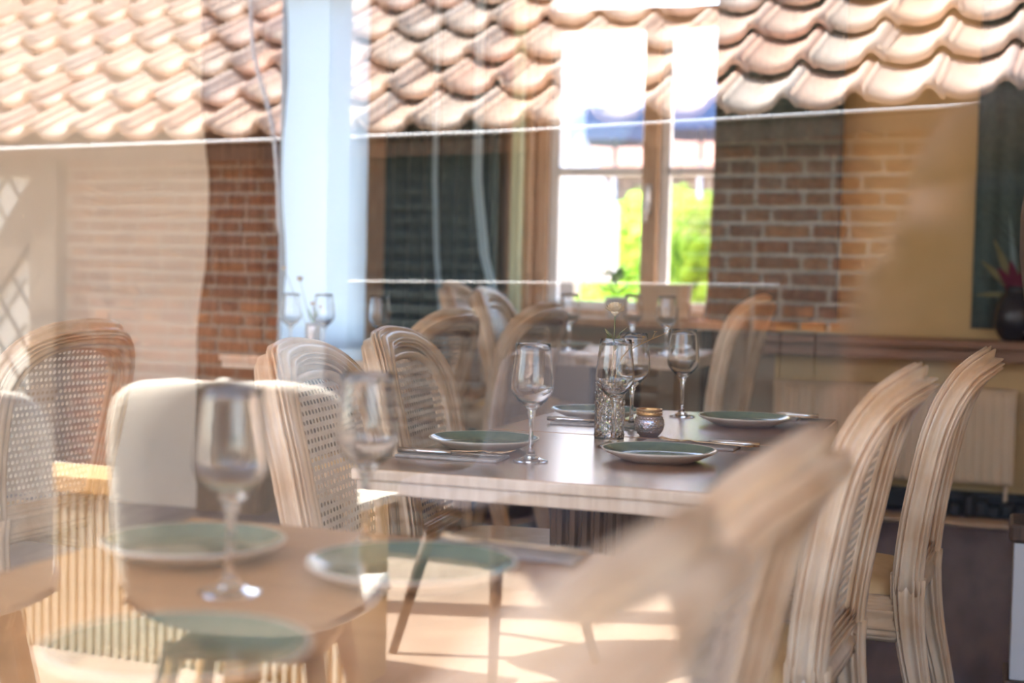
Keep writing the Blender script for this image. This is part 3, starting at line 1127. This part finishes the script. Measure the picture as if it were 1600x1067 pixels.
# ================================================================== left table flowers, back table odds
zb = TZ + floor_z(4.95)
v2 = thing('flower_vase', 'small dark vase with ochre dried flowers before the white blind', 'vase', (-2.52, 4.95, zb))
MB().lathe([(0.0001, 0), (0.027, 0), (0.030, 0.01), (0.030, 0.10), (0.028, 0.115), (0.025, 0.115), (0.026, 0.02), (0.0001, 0.015)], 24).build('vase_body', 'mercury', v2, True)
stm = MB()
hds = MB()
for (x, y, z, r) in ((-0.13, 0.0, 0.325, 0.013), (-0.06, 0.0, 0.285, 0.014), (-0.01, 0.01, 0.19, 0.010), (0.03, 0.0, 0.18, 0.009)):
    stm.tube(smoothpath([(0, 0, 0.03), (x * 0.3, y, 0.13), (x, y, z)], 8), 0.0014, 5)
    hds.lathe([(0.0001, -r * .8), (r * .8, -r * .3), (r * .85, r * .4), (0.0001, r * .9)], 10, (x, y, z))
    flower_head(hds, (x, y, z), r * 1.15, 24)
stm.build('stems', 'stem', v2, True)
hds.build('flower_heads', 'petal2', v2)
lv = MB()
for q in range(9):
    g = q * 0.9
    p = Vector((0, 0, 0.11))
    d = Vector((math.cos(g) * 0.5, math.sin(g) * 0.5, 1)).normalized()
    s = Vector((-math.sin(g), math.cos(g), 0))
    lv.add([p, p + d * 0.04 + s * 0.007, p + d * 0.075, p + d * 0.04 - s * 0.007], [(0, 1, 2, 3)])
lv.build('leaves', 'leaf', v2)
bw = thing('candle_bowl', 'tiny green glass bowl on the small table behind the chairs', 'bowl', (-2.38, 4.80, zb))
MB().lathe([(0.0001, 0), (0.02, 0), (0.032, 0.012), (0.036, 0.03), (0.034, 0.03), (0.029, 0.014), (0.0001, 0.006)], 28).build('bowl_body', 'greenpaint', bw, True)
MB().lathe([(0.0001, 0.022), (0.018, 0.022), (0.018, 0.006), (0.0001, 0.006)], 20).build('candle', 'ceiling', bw, True)

kb = thing('menu_box', 'blurred tan box on the sill of the back window', 'box', (-1.51, 6.60, 0.92))
MB().box(-0.115, 0.115, -0.045, 0.045, 0, 0.16, 0.004).build('carton', 'box', kb)
MB().box(-0.118, 0.118, -0.048, 0.048, 0.135, 0.165, 0.004).build('lid', 'box', kb)
pt_ = thing('potted_plant', 'bright green leafy plant in a pot on the back window sill', 'plant', (-1.75, 6.58, 0.92))
MB().lathe([(0.0001, 0), (0.035, 0), (0.046, 0.085), (0.050, 0.085), (0.050, 0.10), (0.044, 0.10), (0.040, 0.08), (0.0001, 0.08)], 24).build('pot', 'whitepaint', pt_, True)
lv = MB()
for q in range(60):
    g = q * 2.399
    el = random.uniform(0.2, 1.4)
    d = Vector((math.cos(g) * math.cos(el), math.sin(g) * math.cos(el), math.sin(el)))
    s = Vector((-math.sin(g), math.cos(g), 0))
    p = Vector((0, 0, 0.10)) + d * random.uniform(0.03, 0.13)
    lv.add([p, p + d * 0.02 + s * 0.014, p + d * 0.05 + Vector((0, 0, -.008)), p + d * 0.02 - s * 0.014, p + d * 0.02 + Vector((0, 0, .004))], [(0, 1, 4), (1, 2, 4), (2, 3, 4), (3, 0, 4)])
lv.build('foliage', 'leaf', pt_)

# dark vase with exotic leaves on the sill, right edge
dv = thing('dark_vase', 'black round vase on the sill at the right edge', 'vase', (0.055, 6.53, 0.875))
MB().lathe(smoothpath([(0.0001, 0), (0.05, 0), (0.085, 0.05), (0.095, 0.11), (0.075, 0.18), (0.05, 0.215), (0.055, 0.235), (0.048, 0.235), (0.045, 0.21), (0.0001, 0.19)], 34), 32).build('vase_body', 'ceramicdark', dv, True)
bq = thing('leaf_bouquet', 'dusky bouquet of long pointed leaves in the black vase', 'bouquet', (0.055, 6.53, 1.07))


def blade(parent, base, tip, w_, material, sag=0.02):
    base, tip = Vector(base), Vector(tip)
    d = tip - base
    s = d.cross(Vector((0, 1, 0.2))).normalized()
    m_ = MB()
    vv = []
    for i in range(7):
        t = i / 6
        p = base + d * t + Vector((0, 0, -sag * t * t))
        ww = w_ * math.sin(PI * min(0.97, 0.12 + 0.88 * t)) ** 0.8
        vv += [p - s * ww, p + Vector((0, -0.004, 0.002)), p + s * ww]
    ff = []
    for i in range(6):
        for k in (0, 1):
            a = i * 3 + k
            ff.append((a, a + 1, a + 4, a + 3))
    m_.add(vv, ff)
    return m_.build('long_leaf', material, parent, True)


for tip, w_, mm in [((-0.15, -.02, 0.17), .016, 'darkleaf'), ((-0.10, -.03, 0.26), .017, 'darkleaf'), ((-0.17, -.01, 0.02), .012, 'darkleaf'), ((-0.04, -.04, 0.36), .012, 'paleleaf'),
                    ((0.04, -.02, 0.28), .016, 'darkleaf'), ((0.10, -.03, 0.2), .016, 'darkleaf'), ((-0.08, -.05, 0.14), .018, 'redleaf'), ((-0.03, -.06, 0.17), .02, 'redleaf'),
                    ((0.02, -.06, 0.13), .02, 'redleaf'), ((-0.05, -.06, 0.08), .02, 'redleaf'), ((0.16, 0, 0.1), .014, 'darkleaf')]:
    blade(bq, (0, 0, 0), tip, w_, mm)
for tip in ((-0.10, -.05, 0.30), (-0.12, -.05, 0.36), (-0.16, -.05, 0.08)):
    MB().tube(smoothpath([(0.02, 0, 0), (tip[0] * .4 + .05, -.03, tip[2] * .6), tip], 8), 0.0016, 5).build('dry_twig', 'black', bq, True)

# ================================================================== outside, behind the back window
tag(MB().box(-9, 5, 6.9, 40, -0.12, -0.06).build('back_terrace', 'paving'), 'sunlit paving outside the back window', 'paving')
bpy.data.objects['back_terrace']['kind'] = 'structure'


def parasol(label, x, y, h, r, material, ribs=8, drop=0.55, valance=0.28):
    p = thing('parasol', label, 'parasol', (x, y, -0.06))
    v, f = [(0, 0, h)], []
    for k in range(ribs):
        g = 2 * PI * (k + 0.5) / ribs
        v.append((r * math.cos(g), r * math.sin(g), h - drop))
    for k in range(ribs):
        f.append((0, 1 + k, 1 + (k + 1) % ribs))
    c = mesh('canopy', v, f, material, p)
    c.modifiers.new('t', 'SOLIDIFY').thickness = 0.004
    v, f = [], []
    for k in range(ribs):
        g = 2 * PI * (k + 0.5) / ribs
        v += [(r * math.cos(g), r * math.sin(g), h - drop), (r * 1.01 * math.cos(g), r * 1.01 * math.sin(g), h - drop - valance)]
    for k in range(ribs):
        a, b = 2 * k, 2 * ((k + 1) % ribs)
        f.append((a, b, b + 1, a + 1))
    q = mesh('valance', v, f, material if material != 'parasol' else 'parasol', p)
    q.modifiers.new('t', 'SOLIDIFY').thickness = 0.004
    MB().tube([(0, 0, 0.04), (0, 0, h - 0.02)], 0.022, 10).build('pole', 'aluminium', p, True)
    MB().lathe([(0.0001, 0), (0.26, 0), (0.26, 0.04), (0.05, 0.06), (0.0001, 0.06)], 24).build('base', 'black', p, True)
    for k in range(ribs):
        g = 2 * PI * (k + 0.5) / ribs
        MB().tube([(0.02 * math.cos(g), 0.02 * math.sin(g), h - 0.03), (r * math.cos(g), r * math.sin(g), h - drop - 0.015)], 0.008, 5).build('rib', 'aluminium', p)
    return p


parasol('wide white parasol outside filling the top of the back window', -3.3, 10.3, 3.6, 1.5, 'parasol', drop=0.6, valance=0.25)
parasol('navy blue parasol outside behind the right casement', -3.01, 14.6, 3.25, 0.7, 'navy', drop=0.25, valance=0.34)
parasol('navy blue parasol outside at the left of the left casement', -3.55, 13.2, 2.95, 0.45, 'navy', drop=0.2, valance=0.3)
parasol('second white parasol outside beyond the left casement, low and close', -2.74, 9.3, 2.15, 0.27, 'parasol', drop=0.5, valance=0.5)


def tree(label, x, y, r, h, n, seed, group='trees outside the back window'):
    t = thing('tree', label, 'tree', (x, y, -0.06), 0, group)
    rnd = random.Random(seed)
    MB().tube([(0, 0, 0), (0.05, 0, h * 0.4), (0, 0.05, h * 0.8)], [0.09, 0.07, 0.03], 8).build('trunk', 'bark', t, True)
    v, f = [], []
    for i in range(n):
        while True:
            p = Vector((rnd.uniform(-1, 1), rnd.uniform(-1, 1), rnd.uniform(-1, 1)))
            if 0.25 < p.length < 1:
                break
        p = Vector((p.x * r, p.y * r, h * 0.55 + p.z * h * 0.48))
        a = Vector((rnd.gauss(0, 1), rnd.gauss(0, 1), rnd.gauss(0, 1))).normalized()
        b = a.orthogonal().normalized()
        c = a.cross(b)
        s = rnd.uniform(0.035, 0.07)
        k = len(v)
        v += [p - b * s * 1.6, p + c * s, p + b * s * 1.6, p - c * s]
        f.append((k, k + 1, k + 2, k + 3))
    o = mesh('foliage', v, f, 'treeleaf', t)
    o['kind'] = 'stuff'
    return t


tree('bright green tree behind the middle of the lower panes', -2.94, 12.6, 0.75, 1.95, 1500, 1)
tree('bright green bush seen in the lower right casement', -1.92, 10.0, 0.45, 1.75, 1200, 2)
tree('darker green tree behind the left casement edge', -3.9, 17.0, 0.9, 2.3, 1300, 3)
hs = thing('neighbour_house', 'grey house with a pale red roof beyond the parasols', 'house', (-5.0, 20, -0.06))
MB().box(-4, 4, 0, 4, 0, 2.75).build('wall', 'housewall', hs)
mb = MB()
mb.add([(-4.3, -0.4, 2.75), (4.3, -0.4, 2.75), (4.3, 2, 4.4), (-4.3, 2, 4.4), (4.3, 4.4, 2.75), (-4.3, 4.4, 2.75)], [(0, 1, 2, 3), (3, 2, 4, 5), (0, 3, 5), (1, 4, 2), (0, 5, 4, 1)])
mb.build('roof', 'houseroof', hs)

# ================================================================== the courtyard mirrored in the pane (behind the camera)
tr = MB().box(-8, 5, -9, PY - 0.09, -0.21, -0.15).build('terrace_paving', 'paving')
tr.location = (0, 0, 0.15)
struct(tr)

BL = thing('brick_house', 'low brick house with a pantile roof mirrored across the window glass', 'house', (-1.704, -3.993, 0), math.radians(6))


def eave(a):
    return 1.662 + 0.021 * a + 0.010 * a * a


wl = MB().box(-3.6, 3.2, -0.42, -0.13, 0, 1.72).build('wall', 'mortar', BL)
# bricks
cou = 0.0545
brick_meshes = {}


def brick_mesh(L):
    key = round(L, 3)
    if key not in brick_meshes:
        m_ = MB().box(-L / 2, L / 2, -0.03, 0.008, -0.0185, 0.0185, 0.003)
        me = bpy.data.meshes.new('brick')
        me.from_pydata(m_.v, [], m_.f)
        me.materials.append(MT['brick'])
        brick_meshes[key] = (me, m_)
    return brick_meshes[key]


allb = []
rnd = random.Random(5)
for j in range(32):
    z = 0.03 + j * cou
    if z > 1.70:
        break
    x = -2.2 + (0.04 if j % 2 else 0.0)
    q = j % 2
    while x < 2.6:
        if -0.80 < x < 0.62 and z < 1.60:
            x = 0.62
        L = (0.150, 0.080)[(q // 1) % 2] if rnd.random() > 0.1 else 0.11
        q += 1
        if not (x < -0.80 and x + L > -0.80 and z < 1.60):
            allb.append((x + L / 2, z, L))
        x += L + 0.017


def seen(b):
    a, z, L = b
    s = 0
    if -2.2 < a < -1.0 and z > 0.85:
        s = 2
    elif 0.65 < a < 1.3 and z > 0.95:
        s = 2.2
    elif -1.0 < a < 0.65 and z > 0.9:
        s = 1
    return s + L * 0.5 + z * 0.2


allb.sort(key=seen, reverse=True)
for a, z, L in allb[:300]:
    o = link('brick', brick_mesh(L)[0], None, wl, (a, -0.13 + rnd.uniform(-0.002, 0.003), z), (0, rnd.uniform(-.012, .012), 0))
rest = MB()
for a, z, L in allb[300:]:
    rest.add([(p[0] + a, p[1] - 0.13, p[2] + z) for p in brick_mesh(L)[1].v], brick_mesh(L)[1].f)
o = rest.build('brick_courses', 'brick', wl)
o['kind'] = 'stuff'

# made-up low boarding, added to darken the mirror image below the right bricks
for q in range(14):
    MB().box(0.625 + q * 0.12, 0.742 + q * 0.12, -0.14, -0.112, 0.02, 0.94 + rnd.uniform(-0.006, 0.006), 0.004).build('board', 'doorpaint', BL)
# louvred barn doors, dark, between the brick fields
for (d0, d1) in ((-0.79, -0.09), (-0.08, 0.61)):
    dr = MB().box(d0, d1, -0.14, -0.115, 0.02, 1.60).build('barn_door', 'jeans', BL)
    for q in range(26):
        z = 0.10 + q * 0.057
        MB().box(d0 + 0.06, d1 - 0.06, -0.118, -0.100, z, z + 0.030, 0.003).build('louvre', 'doorpaint', dr)
    MB().box(d0, d0 + 0.06, -0.12, -0.095, 0.02, 1.60, 0.003).build('stile', 'doorpaint', dr)
    MB().box(d1 - 0.06, d1, -0.12, -0.095, 0.02, 1.60, 0.003).build('stile', 'doorpaint', dr)
# pantiles
TW, TE, SL = 0.232, 0.275, math.radians(36)


def tile_mesh():
    nu, nv = 22, 4
    L = TE + 0.07
    top, bot = [], []
    for j in range(nv + 1):
        for i in range(nu + 1):
            u = i / nu * 1.10 - 0.05
            x = (u - 0.5) * TW
            w_ = u % 1.0
            # a wide hollow pan with a narrow roll beside it
            z = -0.020 * math.sin(PI * w_ / 0.68) if w_ < 0.68 else 0.036 * math.sin(PI * (w_ - 0.68) / 0.32)
            if u > 1.0:
                z += 0.004
            y = -j / nv * L
            top.append((x, y, z + 0.030 - 0.012 * j / nv))
            bot.append((x, y, z))
    v = top + bot
    n1 = nu + 1
    K = len(top)
    f = []
    for j in range(nv):
        for i in range(nu):
            p = j * n1 + i
            f.append((p, p + n1, p + n1 + 1, p + 1))
            f.append((K + p, K + p + 1, K + p + n1 + 1, K + p + n1))
    for i in range(nu):
        f.append((i, i + 1, K + i + 1, K + i))
        a = nv * n1 + i
        f.append((a + 1, a, K + a, K + a + 1))
    for j in range(nv):
        a = j * n1
        f.append((a + n1, a, K + a, K + a + n1))
        a = j * n1 + nu
        f.append((a, a + n1, K + a + n1, K + a))
    me = bpy.data.meshes.new('pantile')
    me.from_pydata(v, [], f)
    me.polygons.foreach_set('use_smooth', [True] * len(me.polygons))
    me.materials.append(MT['tile'])
    return me


RL = 2.9
rf = MB()
ca, sa = math.cos(SL), math.sin(SL)
N_ = 16
v, f = [], []
for i in range(N_ + 1):
    a = -3.7 + 7.0 * i / N_
    z0 = eave(a) - 0.055
    for (dy, dz) in ((0, 0), (-RL * ca, RL * sa), (-RL * ca, RL * sa - 0.06), (0, -0.05)):
        v.append((a, -0.02 + dy, z0 + dz))
for i in range(N_):
    for k in range(4):
        f.append((i * 4 + k, i * 4 + (k + 1) % 4, i * 4 + 4 + (k + 1) % 4, i * 4 + 4 + k))
f.append((3, 2, 1, 0))
f.append(tuple(N_ * 4 + k for k in range(4)))
rfo = mesh('roof', v, f, 'post', BL)
tme = tile_mesh()
for j in range(8):
    for i in range(-15, 13):
        a = i * TW + rnd.uniform(-0.006, 0.006)
        s = j * TE + rnd.uniform(-0.008, 0.008)
        o = link('pantile', tme, None, rfo, (a, 0.035 - s * ca, eave(a) + s * sa - 0.01), None)
        o.rotation_euler = (-(SL - math.radians(9.5)) + rnd.uniform(-.02, .02), rnd.uniform(-.03, .03), rnd.uniform(-.02, .02))
# half-timbering with a leaded light at the left end of the brick house
hb = MB()
hb.box(-2.36, -2.20, -0.16, -0.07, 0, 1.66, 0.01)
hb.box(-3.55, -2.20, -0.16, -0.075, 1.50, 1.66, 0.01)
hb.build('timber_post', 'timber2', BL)
bz = MB()
P = smoothpath([(-2.95, 0.62), (-2.62, 1.02), (-2.42, 1.26), (-2.26, 1.50)], 14)
cs = [Vector((x, -0.105, z)) for x, z in P]
ns = []
for i in range(14):
    t = (cs[min(i + 1, 13)] - cs[max(i - 1, 0)]).normalized()
    ns.append(t.cross(Vector((0, 1, 0))))
bz.sweep(cs, ns, [Vector((0, 1, 0))] * 14, [(0.075, -0.03), (0.075, 0.03), (-0.075, 0.03), (-0.075, -0.03)])
bz.build('timber_brace', 'timber2', BL)
lw = MB().box(-3.5, -2.36, -0.14, -0.115, 0.2, 1.5).build('leaded_window', 'leadglass', BL)
for k in range(-4, 14):
    for s in (-1, 1):
        x0 = -3.5 + k * 0.15
        # one came per diagonal, clipped to the window field
        pts = []
        for t in [q / 20 for q in range(21)]:
            z = 0.2 + 1.3 * t
            x = x0 + (z - 0.2) * 0.75 * s + (0.9 if s < 0 else -0.3)
            if -3.5 < x < -2.37:
                pts.append((x, -0.112, z))
        if len(pts) > 1:
            MB().tube([pts[0], pts[-1]], 0.0075, 5).build('lead_came', 'lead', lw)

# pale post, wires and cable of the courtyard
po = thing('courtyard_post', 'pale blue-grey post mirrored across the tile roof', 'post', (-2.16, -3.34, 0), math.radians(4))
MB().box(-0.094, 0.094, -0.07, 0.07, 0.03, 3.0, 0.008).build('shaft', 'bluepaint', po)
MB().box(-0.13, 0.13, -0.11, 0.11, 0, 0.03, 0.005).build('base_plate', 'aluminium', po)
MB().box(-0.105, 0.105, -0.08, 0.08, 3.0, 3.04, 0.005).build('cap', 'aluminium', po)


def bl(a, yy, z):
    c, s = math.cos(math.radians(6)), math.sin(math.radians(6))
    return (-1.704 + a * c - yy * s, -3.993 + a * s + yy * c, z)


tag(MB().tube([bl(-2.9, 0.10, 1.595), bl(0, 0.10, 1.62), bl(2.4, 0.10, 1.69)], 0.0065, 6).build('washing_line', 'whitepaint', None, True),
    'white line stretched under the mirrored roof edge', 'line')
tag(MB().tube([bl(-0.85, 0.0, 1.072), bl(0, 0.0, 1.085), bl(1.0, 0.0, 1.10)], 0.0035, 6).build('thin_wire', 'whitepaint', None, True),
    'thin pale wire mirrored at the height of the distant chair tops', 'wire')
tag(MB().tube(smoothpath([bl(-0.95, 0.25, 2.45), bl(-0.97, 0.25, 2.1), bl(-0.95, 0.25, 1.90), bl(-0.87, 0.25, 1.66), bl(-0.84, 0.25, 1.45), bl(-0.83, 0.25, 1.25)], 24), 0.008, 6).build('hanging_cable', 'whitepaint', None, True),
    'white cable hanging in a curve beside the mirrored pale post', 'cable')


# ------------------------------------------------ terrace furniture
def make_shell(label, shell, leg, loc, rz):
    root = thing('shell_chair', label, 'chair', loc, rz, 'terrace chairs mirrored in the glass')
    path = smoothpath([(0.22, 0.455), (0.10, 0.465), (-0.06, 0.452), (-0.155, 0.475), (-0.205, 0.56), (-0.235, 0.70), (-0.265, 0.84), (-0.275, 0.895)], 36)
    nu = 20
    v, f = [], []
    for j, (y, z) in enumerate(path):
        t = j / 35
        hw = 0.225
        if t < 0.14:
            hw *= (1 - (1 - t / 0.14) ** 2.6) ** 0.5 * 0.5 + 0.5
        if t > 0.74:
            hw *= max(0.0, 1 - ((t - 0.74) / 0.26) ** 2.4) ** 0.5 * 0.62 + 0.38
        for i in range(nu + 1):
            u = i / nu * 2 - 1
            up_ = max(0.0, 1 - abs(t - 0.35) * 2.2)
            cup = 0.05 * u * u
            v.append((u * hw, y + cup * (1 if t > 0.4 else 0.3), z + 0.05 * up_ * abs(u) ** 3))
    for j in range(35):
        for i in range(nu):
            p = j * (nu + 1) + i
            f.append((p, p + 1, p + nu + 2, p + nu + 1))
    o = mesh('shell', v, f, shell, root, True)
    sm = o.modifiers.new('t', 'SOLIDIFY')
    sm.thickness = 0.03
    sm.offset = -1
    for (x, y) in ((-1, 1), (1, 1), (-1, -1), (1, -1)):
        MB().tube([(x * 0.13, y * 0.11, 0.44), (x * 0.22, y * 0.20, 0.0)], [0.021, 0.013], 12).build('leg', leg, root, True)
    MB().box(-0.14, 0.14, -0.12, 0.12, 0.415, 0.436, 0.006).build('seat_plate', leg, root)
    return root


make_shell('cream shell chair with oak legs mirrored at the lower left', 'shell', 'oakleg', (-1.25, -1.37, 0.0), PI - 0.25).scale = (0.94, 1.05, 1.04)
make_shell('cream shell chair with oak legs mirrored at the left edge', 'shell', 'oakleg', (-1.88, -1.25, 0.0), PI - 0.6)
make_shell('grey shell chair with dark legs mirrored below the middle table', 'jeans', 'darkwood', (-1.36, -2.95, 0.0), 0.5)

tt = thing('bar_board', 'orange-brown wooden bar board mirrored between the two cream chairs', 'bar table', (-1.85, -1.83, 0))
for q in range(2):
    MB().box(-0.75, 0.42, -0.085 + q * 0.085, -0.003 + q * 0.085, 0.607, 0.645, 0.004).build('plank', 'terracetop', tt)
for x in (-0.62, 0.30):
    MB().box(x - 0.03, x + 0.03, -0.03, 0.03, 0.03, 0.607, 0.004).build('leg', 'oakleg', tt)
    MB().box(x - 0.04, x + 0.04, -0.16, 0.16, 0.0, 0.03, 0.004).build('foot', 'oakleg', tt)

pb = thing('planter_box', 'pale slatted planter mirrored beneath the cream chairs', 'planter', (-2.25, -2.52, 0), math.radians(4))
MB().box(-0.75, 0.66, -0.2, 0.0, 0, 0.48).build('box_core', 'slatback', pb)
for q in range(46):
    x = -0.75 + q * 0.031
    MB().box(x, x + 0.011, 0.0, 0.014, 0, 0.49).build('slat', 'slat', pb)
MB().box(-0.77, 0.68, -0.22, 0.03, 0.48, 0.505, 0.004).build('rim', 'slat', pb)

# ================================================================== the photographer, mirrored in the glass
def skin_body(name, verts, edges, radii, material, parent, root=0, sub=1):
    me = bpy.data.meshes.new(name)
    me.from_pydata(verts, edges, [])
    o = bpy.data.objects.new(name, me)
    COL.objects.link(o)
    sk = o.modifiers.new('skin', 'SKIN')
    sk.use_smooth_shade = True
    for i, r in enumerate(radii):
        me.skin_vertices[0].data[i].radius = (r, r)
    me.skin_vertices[0].data[root].use_root = True
    s = o.modifiers.new('sub', 'SUBSURF')
    s.levels = s.render_levels = sub
    me.materials.append(MT[material])
    o.parent = parent
    return o


ph = thing('person', 'person in dark clothes kneeling and holding a camera to the face, mirrored at the right', 'person', (0, -0.1, 0))
V, Ed, R_ = [], [], []


def jn(p, r, prev=None):
    V.append(p)
    R_.append(r)
    if prev is not None:
        Ed.append((prev, len(V) - 1))
    return len(V) - 1


pel = jn((-0.03, -0.42, 0.52), 0.17)
sp1 = jn((-0.06, -0.36, 0.68), 0.165, pel)
che = jn((-0.06, -0.28, 0.84), 0.165, sp1)
nk0 = jn((-0.02, -0.23, 0.955), 0.075, che)
nk1 = jn((0.0, -0.19, 1.03), 0.055, nk0)
for s in (-1, 1):
    sh = jn((s * 0.215 - 0.055, -0.25, 0.925), 0.072, che)
    eb = jn((s * 0.30 - 0.04, -0.11, 0.86), 0.055, sh)
    wr = jn((s * 0.10, -0.035, 0.98), 0.030, eb)
for s in (-1, 1):
    hp = jn((s * 0.11, -0.40, 0.44), 0.10, pel)
    if s > 0:
        kn = jn((0.15, -0.12, 0.09), 0.07, hp)
        an = jn((0.15, -0.52, 0.07), 0.045, kn)
        to = jn((0.15, -0.62, 0.04), 0.035, an)
    else:
        kn = jn((-0.17, 0.0, 0.47), 0.07, hp)
        an = jn((-0.17, -0.04, 0.09), 0.045, kn)
        to = jn((-0.17, 0.13, 0.04), 0.035, an)
body = skin_body('body', V, Ed, R_, 'jacket', ph, 0, 2)
# hands: palm and five fingers each, closed around the camera
for s in (-1, 1):
    V, Ed, R_ = [], [], []
    a = jn((s * 0.10, -0.035, 0.98), 0.026)
    p0 = jn((s * 0.085, -0.015, 1.03), 0.028, a)
    p1 = jn((s * 0.078, -0.005, 1.07), 0.024, p0)
    for q in range(4):
        z = 1.06 + q * 0.019
        L = (0.9, 1.0, 0.95, 0.75)[q]
        f0 = jn((s * 0.085, 0.012, z), 0.010, p1)
        f1 = jn((s * (0.085 - 0.012 * L), 0.030 * L, z + 0.004), 0.009, f0)
        f2 = jn((s * (0.085 - 0.036 * L), 0.032 * L, z + 0.004), 0.008, f1)
    t0 = jn((s * 0.070, -0.030, 1.05), 0.012, p0)
    t1 = jn((s * 0.055, -0.040, 1.075), 0.010, t0)
    t2 = jn((s * 0.040, -0.042, 1.09), 0.008, t1)
    skin_body('hand', V, Ed, R_, 'skin', ph, 0, 1)
# head with face
bm = bmesh.new()
bmesh.ops.create_uvsphere(bm, u_segments=40, v_segments=28, radius=1)
for q in bm.verts:
    x, y, z = q.co
    X, Y_, Z = x * 0.077, y * 0.098, z * 0.118
    if z < -0.2:
        X *= 1 - 0.28 * (-z - 0.2)
    nose = math.exp(-((x / 0.14) ** 2 + ((z + 0.12) / 0.20) ** 2)) * max(0, y)
    eyes = sum(math.exp(-(((x - e) / 0.16) ** 2 + ((z - 0.05) / 0.10) ** 2)) for e in (-0.4, 0.4)) * max(0, y)
    mouth = math.exp(-((x / 0.30) ** 2 + ((z + 0.48) / 0.05) ** 2)) * max(0, y)
    lips = sum(math.exp(-((x / 0.26) ** 2 + ((z - c) / 0.06) ** 2)) for c in (-0.42, -0.55)) * max(0, y)
    chin = math.exp(-((x / 0.3) ** 2 + ((z + 0.82) / 0.15) ** 2)) * max(0, y)
    Y_ += 0.024 * nose - 0.012 * eyes - 0.005 * mouth + 0.005 * lips + 0.012 * chin
    q.co = (X, Y_, Z)
me = bpy.data.meshes.new('head')
bm.to_mesh(me)
bm.free()
me.polygons.foreach_set('use_smooth', [True] * len(me.polygons))
hd_ = link('head', me, 'skin', ph, (0, -0.16, 1.135))
for s in (-1, 1):
    MB().lathe([(0.0001, -0.028), (0.010, -0.024), (0.014, 0.0), (0.010, 0.024), (0.0001, 0.030)], 12).build('ear', 'skin', hd_, True, (s * 0.078, -0.008, -0.005))
    MB().lathe([(0.0001, -0.009), (0.007, -0.006), (0.0095, 0), (0.007, 0.006), (0.0001, 0.009)], 12).build('eye', 'ceiling', hd_, True, (s * 0.031, 0.079, 0.006))
bm = bmesh.new()
bmesh.ops.create_uvsphere(bm, u_segments=32, v_segments=22, radius=1)
bmesh.ops.delete(bm, geom=[q for q in bm.verts if q.co.z < 0.38 - 0.0 and q.co.y > -0.15 - (0.38 - q.co.z) * 0.1 or q.co.z < -0.55], context='VERTS')
for q in bm.verts:
    q.co = (q.co.x * 0.084, q.co.y * 0.106 - 0.002, q.co.z * 0.127)
me = bpy.data.meshes.new('hair')
bm.to_mesh(me)
bm.free()
me.polygons.foreach_set('use_smooth', [True] * len(me.polygons))
hr = link('hair', me, 'hair', hd_)
hr.modifiers.new('t', 'SOLIDIFY').thickness = 0.006
# the camera in the hands
cm = thing('photo_camera', 'black photo camera held in front of the mirrored person', 'camera', (0, -0.02, 1.06))
MB().box(-0.068, 0.068, -0.085, -0.045, 0.0, 0.092, 0.008).build('camera_body', 'black', cm)
MB().box(-0.028, 0.028, -0.085, -0.04, 0.09, 0.118, 0.008).build('viewfinder', 'black', cm)
o = MB().lathe([(0.0001, 0), (0.034, 0), (0.036, 0.01), (0.036, 0.018), (0.030, 0.018), (0.028, 0.012), (0.0001, 0.012)], 28).build('lens', 'black', cm, True, (0, -0.046, 0.05), (-PI / 2, 0, 0))
MB().tube([(0.045, -0.065, 0.09), (0.045, -0.065, 0.098)], 0.007, 12).build('shutter_button', 'aluminium', cm, True)
